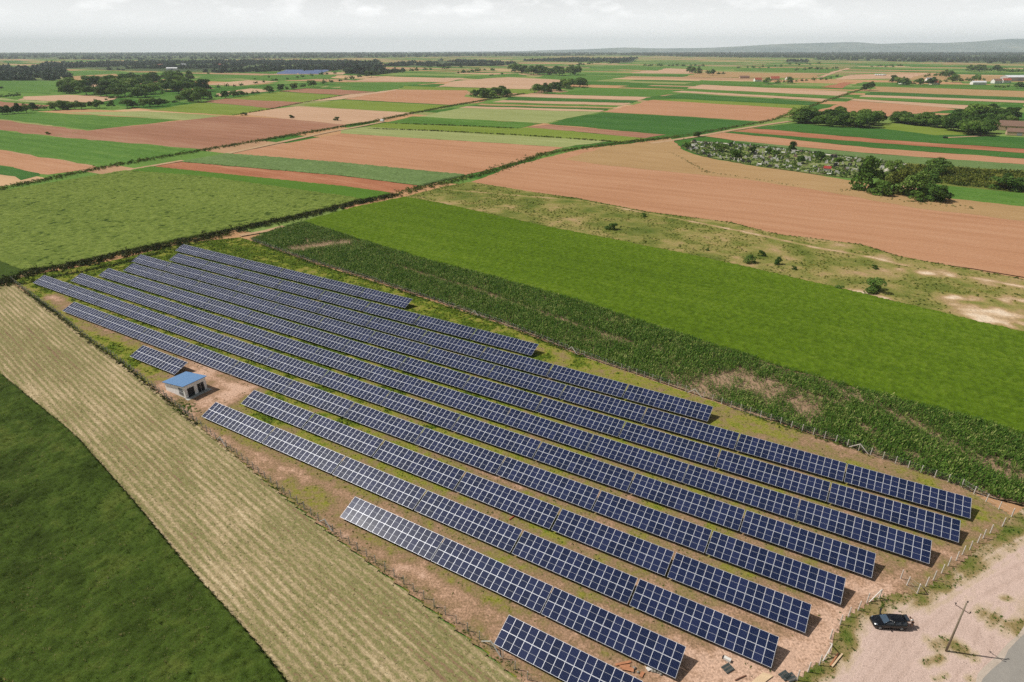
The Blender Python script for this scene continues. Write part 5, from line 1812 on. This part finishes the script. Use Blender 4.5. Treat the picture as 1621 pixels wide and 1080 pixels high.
strip('bank_grass', [(-20, 457), (30, 449), (80, 439), (140, 428), (200, 414), (240, 404), (290, 392), (340, 378), (400, 362), (450, 353)], .3, 3.0, (.35, .8), GREENB, 'rough grass along the near bank above the solar tables', 143, 'bank')
strip('bank_hedge', [(28, 452), (75, 441), (140, 428.5), (215, 413), (250, 400)], .25, 1.0, (.35, .8), DITCH, 'low dark hedge line close to the left ends of the panel rows', 144)
d2b = [(627, 309), (664, 298), (713, 288), (780, 271), (820, 258), (860, 244), (900, 237.5), (973, 228), (1033, 221), (1080, 216)]
strip('ditch_reeds', d2b, .42, 4.0, (.6, 1.5), BANK, 'dark growth along the ditch between the two big orange fields', 145, 'reeds')
strip('ditch_growth', [(1080, 215), (1147, 204), (1200, 195), (1230, 188), (1267, 174), (1313, 158), (1367, 141)], .7, 5, (.7, 1.6), BANK, 'green growth along the upper end of the ditch at right', 146, 'reeds')
d1 = [(-40, 312), (0, 299), (70, 285), (160, 266), (250, 250), (333, 236), (440, 218), (540, 201), (580, 195), (640, 182), (713, 168), (760, 160), (830, 148)]
strip('hedge_growth', d1, .5, 5.0, (.6, 1.6), BANK, 'dark green growth along the long ditch crossing the left fields', 147)
strip('hedge_growth', d1, .5, 9, (.5, 1.3), GREENB, 'green growth on both banks of the long ditch crossing the left fields', 160)
strip('hedge_growth', d2b, .5, 9, (.5, 1.2), GREENB, 'green growth on both banks of the ditch between the orange fields', 161)
strip('hedge_growth', [(367, 183), (433, 172), (480, 162.5), (545, 151)], 1.2, 2, (.8, 1.4), DITCH, 'thin dark line between the yellow green and brown fields', 148)
strip('hedge_growth', [(583, 203.5), (700, 208), (835, 215), (957, 223.5), (987, 225.5), (1020, 221)], .9, 1.6, (.8, 1.6), DITCH, 'dark edge below the yellow green strip in the middle', 149)
strip('hedge_growth', [(610, 195), (720, 199), (820, 203.5)], 1, 1.5, (.8, 1.5), DITCH, 'dark edge below the short green strip in the middle', 150)
strip('track_edge_growth', [(850, 305.5), (912, 314.5), (1026, 336.5), (1154, 352.5), (1230, 371.5), (1364, 388), (1421, 406.5), (1621, 443.5)], .6, 1.2, (.25, .7), GREENB, 'dark grass line along the lower edge of the orange field', 151)
strip('fence_growth', [(19, 447), (91, 499), (143, 541), (194, 577), (252, 623), (313, 673)], .12, .9, (.2, .5), DITCH + [], 'dark tall weeds along the upper half of the left fence', 152, 'weeds', 14)
strip('fence_growth', [(313, 673), (347, 701), (378, 725), (425, 764), (472, 800), (511, 832), (565, 873), (609, 904), (661, 943), (695, 969), (767, 1021), (836, 1079)], .14, .9, (.1, .3), GREENB, 'low weeds along the lower half of the left fence', 153, 'weeds', 14)
strip('fence_growth', [(400, 383), (492, 417), (591, 447), (678, 476), (800, 517), (925, 567)], .3, .8, (.3, .7), GREENB, 'pale green weeds along the upper half of the corn side fence', 154, 'weeds')
strip('fence_growth', [(1161, 648), (1250, 678), (1320, 700), (1376, 721)], .18, .8, (.2, .5), GREENB, 'green weeds along the lower half of the corn side fence', 155, 'weeds')
strip('hut_weeds', [(280, 634), (294, 648), (304, 656)], .05, 2.2, (.15, .4), [(0.05, '#2f5a14'), (0.5, '#4f7f1e'), (0.95, '#7f9f3a')], 'bright green weeds in front of the white hut', 156, 'weeds')
strip('gate_weeds', [(1380, 950), (1400, 957), (1412, 952)], .08, 1.2, (.12, .3), GREENB, 'dark weeds in the gate gap near the black car', 157, 'weeds')
strip('headland_growth', [(1060, 240), (1120, 273), (1180, 281), (1250, 293), (1262, 294)], 1.2, 2.5, (.3, .7), GREENB, 'broken line of weeds between tan and orange ground', 158, 'weeds')
strip('headland_growth', [(1325, 303), (1360, 300), (1420, 318), (1500, 325), (1545, 330)], .8, 5, (.3, .9), GREENB, 'weeds around the foot of the bush group', 159, 'weeds')

# field tracks
def track(name, pts, w, mat, z):
    P = gps(pts)
    V = []
    for i, p in enumerate(P):
        d = P[min(i + 1, len(P) - 1)] - P[max(i - 1, 0)]
        d = d / np.linalg.norm(d)
        nn = np.array([-d[1], d[0]])
        V += [(*(p - nn * w / 2), z), (*(p + nn * w / 2), z)]
    F = [(2 * i, 2 * i + 1, 2 * i + 3, 2 * i + 2) for i in range(len(P) - 1)]
    me = bpy.data.meshes.new(name)
    me.from_pydata(V, [], F)
    me.materials.append(mat)
    me.update()
    if me.polygons[0].normal.z < 0:
        me.flip_normals()
    return tag(link(name, me), kind='structure')


track('dirt_track', [(-40, 317), (0, 304), (60, 295), (120, 285), (210, 268), (290, 254)], 5, M['dirt'], .05)
track('dirt_track', [(360, 243), (440, 226), (520, 209), (575, 199), (606, 193)], 6, M['dirt'], .05)
track('dirt_track', [(380, 373), (420, 366), (450, 358)], 3, M['dirt'], .06)
track('dirt_track', [(1030, 227), (1110, 215), (1160, 206), (1210, 198), (1250, 192)], 6, M['dirt'], .05)
track('road', [(1297, 123), (1325, 113), (1345, 108)], 14, M['pink'], .05)
track('dirt_track', [(1497, 218), (1540, 216), (1570, 215)], 4, M['dirt'], .05)

# ------------------------------------------------------------------ graveyard
yard = [(1077, 232), (1095, 223), (1160, 227), (1267, 238), (1347, 249), (1428, 258), (1400, 272), (1352, 282), (1287, 275), (1180, 259.5), (1110, 246)]
M['grave'] = ground_mat('graveyard_ground', [(0.15, '#55702e'), (0.45, '#76804a'), (0.65, '#a39c86'), (0.9, '#c7c2b6')], [('noise', 7, .7), ('noise', 2, .5)], base=.42, fine=(1, .2), bump=0)
flat_field('graveyard_ground', gps(yard), M['grave'], 0.03)
track('path', [(1095, 224), (1160, 228), (1267, 239), (1347, 250), (1430, 259)], 4, plain('pale_path', '#c4beb2', .9), .05)
track('path', [(1430, 259), (1412, 266), (1398, 273)], 4, plain('pale_path_end', '#bdb6a8', .9), .055)


def grave_mesh(name, m, style):
    b = MB()
    if style == 0:       # upright stone with rounded top, on a kerbed slab
        b.box((0, 0, .12), (1.1, 2.1, .24))
        b.add([(-.45, .85, .2), (.45, .85, .2), (.45, .85, 1.0), (.25, .85, 1.22), (-.25, .85, 1.22), (-.45, .85, 1.0),
               (-.45, 1.0, .2), (.45, 1.0, .2), (.45, 1.0, 1.0), (.25, 1.0, 1.22), (-.25, 1.0, 1.22), (-.45, 1.0, 1.0)],
              [(0, 1, 2, 3, 4, 5), (11, 10, 9, 8, 7, 6), (1, 7, 8, 2), (2, 8, 9, 3), (3, 9, 10, 4), (4, 10, 11, 5), (5, 11, 6, 0)])
    elif style == 1:     # broad double grave
        b.box((0, 0, .15), (2.2, 2.2, .3))
        b.box((0, .95, .8), (1.7, .18, 1.1))
        b.box((0, .95, 1.39), (1.3, .17, .1))
    else:                # tall narrow stone
        b.box((0, 0, .1), (1.0, 1.9, .2))
        b.add([(-.3, .75, .15), (.3, .75, .15), (.3, .95, .15), (-.3, .95, .15), (-.22, .78, 1.7), (.22, .78, 1.7), (.22, .92, 1.7), (-.22, .92, 1.7)],
              [(0, 1, 5, 4), (1, 2, 6, 5), (2, 3, 7, 6), (3, 0, 4, 7), (4, 5, 6, 7)])
    return b.mesh('gravestone', [m])


GM = {'pale grey': plain('pale_stone', '#c2bfb8', .6), 'dark': plain('black_granite', '#3a3b3f', .3), 'white': plain('white_marble', '#dcdad4', .5), 'brown': plain('brown_granite', '#7d6a60', .5)}
GMESH = {(c, s): grave_mesh('gravestone', m, s) for c, m in GM.items() for s in range(3)}
STY = ['rounded headstone on a slab', 'broad double headstone', 'tall narrow headstone']
yp = np.array(gps(yard))
P = fill(yard_ := yp, (3.6, 5.2), 161, .5)
rng.shuffle(P)
P = P[:250]
for q in P:
    c = random.choice(['pale grey', 'pale grey', 'dark', 'dark', 'white', 'brown'])
    s = random.randrange(3)
    o = bpy.data.objects.new('gravestone', GMESH[c, s])
    COL.objects.link(o)
    o.location = (q[0], q[1], .03)
    o.rotation_euler = (0, 0, UA + random.choice((0, 0, math.pi / 2)) + random.uniform(-.08, .08))
    k = random.uniform(.95, 1.35)
    o.scale = (k, k, k)
    tag(o, f'{c} {STY[s]} among the graves of the graveyard', 'gravestone', f'{c} {STY[s]}s in the graveyard')


P = fill(yp, 2.2, 163, 1.0)
P = P[vnoise(P[:, 0], P[:, 1], 9, 164) > .36]
o = scatter('grave_shrubs', P, rng.uniform(.4, 1.4, len(P)), leaf_mat('grave_leaves', TREE_COLS['dark'], size=10, w=.6), CL, rng.uniform(.2, .7, len(P)))
tag(o, 'low dark shrubs and flowers growing between the graves', 'shrubs', kind='stuff')


# ------------------------------------------------------------------ houses and sheds
wallm = {k: plain('house_wall_' + k, c, .9) for k, c in {'white': '#dedbd4', 'cream': '#cfc3ac', 'grey': '#a8a6a2', 'tan': '#b59c80'}.items()}
roofm = {k: plain('house_roof_' + k, c, .8, vary=.15, size=.8) for k, c in {'red': '#a0503c', 'brown': '#7d6253', 'grey': '#8f9296', 'white': '#d4d6d8', 'dark': '#4d4642'}.items()}
winm = plain('window_glass', '#262c33', .15)


def house(x, y, w, d, h, rh, wall, roof, rot, label, cat='house', name='house', windows=True):
    p = gp(x, y)
    root = tag(empty(name, (p[0], p[1], -.05), rot), label, cat)
    a = MB()
    a.add([(-w / 2, -d / 2, 0), (w / 2, -d / 2, 0), (w / 2, d / 2, 0), (-w / 2, d / 2, 0), (-w / 2, -d / 2, h), (w / 2, -d / 2, h), (w / 2, d / 2, h), (-w / 2, d / 2, h), (-w / 2, 0, h + rh), (w / 2, 0, h + rh)],
          [(0, 1, 5, 4), (2, 3, 7, 6), (1, 2, 6, 9, 5), (3, 0, 4, 8, 7)])
    a.build('wall', [wallm[wall]], root)
    r = MB()
    e, tk = .35, .16
    s = rh / (d / 2)
    for sg in (-1, 1):
        v = [(-w / 2 - e, sg * (d / 2 + e), h - s * e), (w / 2 + e, sg * (d / 2 + e), h - s * e), (w / 2 + e, 0, h + rh), (-w / 2 - e, 0, h + rh)]
        v = [(q[0], q[1], q[2] + .02) for q in v] + [(q[0], q[1], q[2] + tk) for q in v]
        r.add(v, [(0, 3, 2, 1), (4, 5, 6, 7), (0, 1, 5, 4), (1, 2, 6, 5), (2, 3, 7, 6), (3, 0, 4, 7)])
    ro = r.build('roof', [roofm[roof]], root)
    if windows:
        MB().box((w * .22, .25, h + rh * .95), (.5, .5, 1.3)).build('chimney', [roofm['brown']], ro)
        for k in range(3):
            MB().box((-w / 2 + w * (k + .7) / 3.4, -d / 2 - .02, h * .55), (.9, .08, 1.2)).build('window', [winm], root)
        MB().box((w * .4, -d / 2 - .02, 1.02), (.95, .09, 2.05)).build('door', [roofm['dark']], root)
    else:
        MB().box((0, -d / 2 - .02, h * .4), (w * .2, .09, h * .8)).build('door', [roofm['grey']], root)
    return root


house(149, 133.5, 11, 8, 3.5, 3.5, 'white', 'grey', .3, 'small white house beside the round tree at left')
house(1199, 129, 16, 9, 4, 4, 'white', 'red', .1, 'white house with a wide red roof, first of the far red roofs')
house(1226, 127, 20, 10, 4, 4.5, 'cream', 'red', -.1, 'cream house with the broadest red roof among far trees')
house(1248, 127, 13, 9, 4, 3.5, 'white', 'brown', .2, 'white house with a brown roof right of the red roofs')
house(1178, 124, 24, 9, 3, 3, 'tan', 'brown', 0, 'long low brown roofed farm building left of the red roofs')
house(1430, 133, 16, 9, 4, 4, 'white', 'brown', .1, 'white house with brown roof, leftmost in the far village')
house(1471, 130, 16, 10, 5, 4, 'white', 'grey', -.1, 'white house with grey roof in the middle of the far village')
house(1479, 134, 18, 9, 4, 3.5, 'cream', 'red', .1, 'cream house with red roof in the middle of the far village')
house(1548, 134, 28, 10, 4.5, 2.5, 'white', 'white', 0, 'long white shed at the right of the far village')
house(1577, 132, 18, 11, 5, 4, 'white', 'brown', .1, 'white house with brown roof beside the big grey shed')
house(1592, 131, 16, 10, 5, 4, 'white', 'red', -.15, 'white house with red roof, rightmost in the far village')
house(1608, 128, 60, 24, 8, 4, 'grey', 'white', .05, 'big pale industrial shed at the far right edge', 'shed', 'shed', False)
house(1606, 206, 26, 11, 4, 4, 'tan', 'brown', -.5, 'old farmhouse with a long brown roof at the right edge behind the wood')
house(1612, 214, 18, 8, 3, 2.5, 'tan', 'brown', -.5, 'low brown farm outbuilding in front of the old farmhouse', 'shed', 'shed', False)
house(273, 111, 38, 14, 6, 3, 'white', 'white', .1, 'long white shed among the far trees at left', 'shed', 'shed', False)
house(255, 106, 22, 12, 6, 5, 'cream', 'red', 0, 'cream house with red roof in the far tree belt, left of the long shed')
house(291, 105, 22, 12, 6, 5, 'white', 'grey', 0, 'white house with grey roof in the far tree belt, right of the long shed')
house(350, 106, 20, 11, 7, 5, 'white', 'red', 0, 'white house with red roof, rightmost in the far tree belt at left')
house(195, 124, 14, 8, 3, 2, 'white', 'white', .2, 'tiny white shed in the fields left of the back wood', 'shed', 'shed', False)
kio = house(1309, 271, 3.6, 3.0, 2.0, 1.0, 'white', 'red', UA, 'small shelter with a bright red roof in the graveyard', 'shelter', 'shelter', False)
for ch in kio.children:
    if ch.name.startswith('roof'):
        ch.data.materials[0] = plain('bright_red_roof', rgb(150, 48, 40), .6)

# white van at the field crossing, tractor by the wood, wrapped bales
vp = gp(605, 192.5)
van = tag(empty('van', (vp[0], vp[1], 0), 2.4), 'small white van parked where the track meets the long ditch', 'van')
b = MB()
prof = [(-2.6, .35), (2.6, .35), (2.65, 1.1), (2.3, 1.3), (1.7, 2.25), (1.4, 2.35), (-2.6, 2.35)]
V = [(x, s * .98, z) for s in (-1, 1) for x, z in prof]
b.add(V, [tuple(range(7)), tuple(13 - k for k in range(7))] + [(k, k + 7, (k + 1) % 7 + 7, (k + 1) % 7) for k in range(7)])
b.build('body', [plain('white_paint', '#e4e4e2', .35)], van)
MB().add([(2.33, -.85, 1.32), (2.33, .85, 1.32), (1.76, .8, 2.2), (1.76, -.8, 2.2)], [(0, 1, 2, 3)]).build('windscreen', [glass], van)
for x in (-1.6, 1.6):
    for s in (-1, 1):
        MB().tube([(x, s * .72, .34), (x, s * 1.0, .34)], .34, 14).build('wheel', [tyre], van, True)
tp = gp(1496, 219)
trac = tag(empty('tractor', (tp[0], tp[1], 0), -.3), 'small dark tractor on the track in front of the wood at right', 'tractor')
MB().box((.9, 0, 1.05), (1.8, .75, .75)).build('bonnet', [plain('tractor_paint', '#3f4a46', .5)], trac)
cb = MB().box((-.5, 0, 2.42), (1.5, 1.4, .1))
for x in (-1.15, .15):
    for s in (-1, 1):
        cb.bar((x, s * .62, 1.1), (x, s * .62, 2.4), .09)
cb.box((-.5, 0, .95), (1.4, 1.3, .5))
cb.build('cab', [plain('cab_paint', '#4a4d4c', .5)], trac)
for x, r_, s in ((-.8, .8, -1), (-.8, .8, 1), (1.4, .45, -1), (1.4, .45, 1)):
    MB().tube([(x, s * .75, r_), (x, s * 1.1, r_)], r_, 16).build('wheel', [tyre], trac, True)
balem = plain('white_wrap', '#dfe0e0', .5)
for k in range(4):
    p = gp(1388 + 3.7 * k, 119.5 + .1 * k)
    b = MB().tube([(-6, 0, 1.6), (-5.6, 0, 1.7), (5.6, 0, 1.7), (6, 0, 1.6)], [1.4, 1.7, 1.7, 1.4], 14)
    o = b.build('wrapped_bale', [balem], None, True)
    o.location, o.rotation_euler = (p[0], p[1], 0), (0, 0, .1)
    tag(o, 'long white wrapped bale in the far field at right', 'bale', 'white bales in the far field')

# a second, distant solar field left of the centre: long tables in parallel rows
farpv = plain('distant_panel', '#5d6e96', .3, vary=.05)
k = 0
for y in (113.2, 114.2, 115.3, 116.4, 117.6):
    for x0, x1 in ((452, 484), (486, 520)):
        a, b_ = gp(x0 - (y - 113) * 3, y), gp(x1 - (y - 113) * 3, y)
        L = float(np.linalg.norm(b_ - a))
        m = MB()
        m.add([(0, 0, .8), (L, 0, .8), (L, 9, 5.0), (0, 9, 5.0), (0, 0, .7), (L, 0, .7), (L, 9, 4.9), (0, 9, 4.9)], [(0, 1, 2, 3), (7, 6, 5, 4), (0, 4, 5, 1), (2, 6, 7, 3), (1, 5, 6, 2), (3, 7, 4, 0)], 0)
        for q in range(6):
            m.box((L * (q + .5) / 6, 5, 1.3), (.3, .3, 2.7), 1)
        o = m.build('solar_array', [farpv, steel])
        o.location, o.rotation_euler = (a[0], a[1], 0), (0, 0, math.atan2(b_[1] - a[1], b_[0] - a[0]))
        tag(o, 'long bluish solar array in the distant solar field left of centre', 'solar array', 'distant solar arrays')

# ------------------------------------------------------------------ far woods, thousands of trees each reading as one mass
FARW = [(0.05, rgb(30, 46, 34)), (0.5, rgb(48, 68, 46)), (0.95, rgb(78, 96, 62))]


WFLOOR = ground_mat('woodland_floor', [(0.2, rgb(44, 58, 38)), (0.5, rgb(70, 86, 52)), (0.66, rgb(112, 124, 72)), (0.85, rgb(168, 150, 116))], [('noise', 260, 1.2, 2, UA), ('noise', 40, .4)], bump=0)


def far_wood(name, regions, label, seed, cols=FARW):
    r = np.random.default_rng(seed)
    Pq, Sq = [], []
    for poly, n, (h0, h1) in regions:
        flat_field('woodland_floor', gps(poly), WFLOOR, .02, ragged=1.5)
        w = np.array(gps(poly))
        lo, hi = w.min(0), w.max(0)
        got = []
        while len(got) < n:
            q = r.uniform(lo, hi, (4000, 2))
            q = q[inside(q[:, 0], q[:, 1], w) & (vnoise(q[:, 0], q[:, 1], 210, seed) > .36)]
            # denser towards the near edge, where single crowns show
            got += list(q)
        q = np.array(got[:n])
        Pq.append(q)
        Sq.append(r.uniform(h0, h1, n))
    P, S = np.concatenate(Pq), np.concatenate(Sq)
    m = leaf_mat(name + '_leaves', cols, size=80, w=.4, trans=0)
    o = scatter(name, P, S, m, [clump_template(48, s, .72, 1.0, .1) for s in range(10, 15)], r.uniform(.15, .6, len(P)), zs=1.0, seed=seed)
    return tag(o, label, 'woodland', kind='stuff')


far_wood('far_wood', [([(-40, 128), (-40, 107), (60, 104), (105, 110), (112, 124), (90, 128)], 380, (6, 12))], 'dark wood in front of the far tree belt at the left edge', 171)
far_wood('far_wood', [([(40, 112), (75, 101), (230, 98), (400, 97), (560, 98), (540, 110), (505, 117), (470, 112), (345, 116), (300, 113), (220, 113), (120, 109)], 2100, (5, 13))], 'broad dark tree belt around the far village at left', 172)
far_wood('far_wood', [([(540, 112), (545, 104), (600, 101), (606, 112), (590, 116), (550, 117)], 170, (11, 20)), ([(560, 118), (600, 114), (640, 112), (640, 114), (590, 119)], 40, (7, 11))], 'tall dark wood where the long hedgerow begins', 173)
far_wood('far_wood', [([(-200, 92), (-200, 85), (500, 84), (1000, 82.5), (1000, 88), (700, 90), (560, 92), (200, 95)], 5200, (8, 16)),
                      ([(600, 105), (640, 99), (700, 96), (780, 98), (820, 100), (800, 104), (700, 106)], 380, (6, 12)),
                      ([(820, 97), (900, 93), (1000, 94), (960, 99)], 260, (8, 13))], 'hazy tree belts along the horizon at left and centre', 174)
far_wood('far_wood', [([(1000, 88), (1000, 82.5), (1300, 83), (1700, 84), (1800, 92), (1700, 100), (1621, 101), (1500, 99), (1400, 97), (1295, 95), (1290, 92), (1150, 91)], 6000, (9, 16))],
         'wide grey green forest below the hills at right', 175)
far_wood('far_wood', [([(960, 101), (975, 94), (1010, 92), (1000, 99)], 60, (7, 12)), ([(1240, 99), (1250, 96), (1280, 96), (1275, 100)], 40, (7, 11))], 'small far woods in the middle of the plain', 176)

# ------------------------------------------------------------------ the air: thin even haze over the whole plain
hm = bpy.data.materials.new('haze')
hm.use_nodes = True
ht = hm.node_tree
ht.nodes.clear()
ho = nd(ht, 'ShaderNodeOutputMaterial')
hv = nd(ht, 'ShaderNodeVolumePrincipled', Density=HAZE_DENSITY, Anisotropy=0.0)
hv.inputs['Color'].default_value = (.78, .88, 1.0, 1)
lk(ht, hv.outputs[0], ho.inputs['Volume'])
o = MB().box((0, 7450, 149.0), (50000, 19300, 301)).build('haze', [hm])
tag(o, kind='stuff')
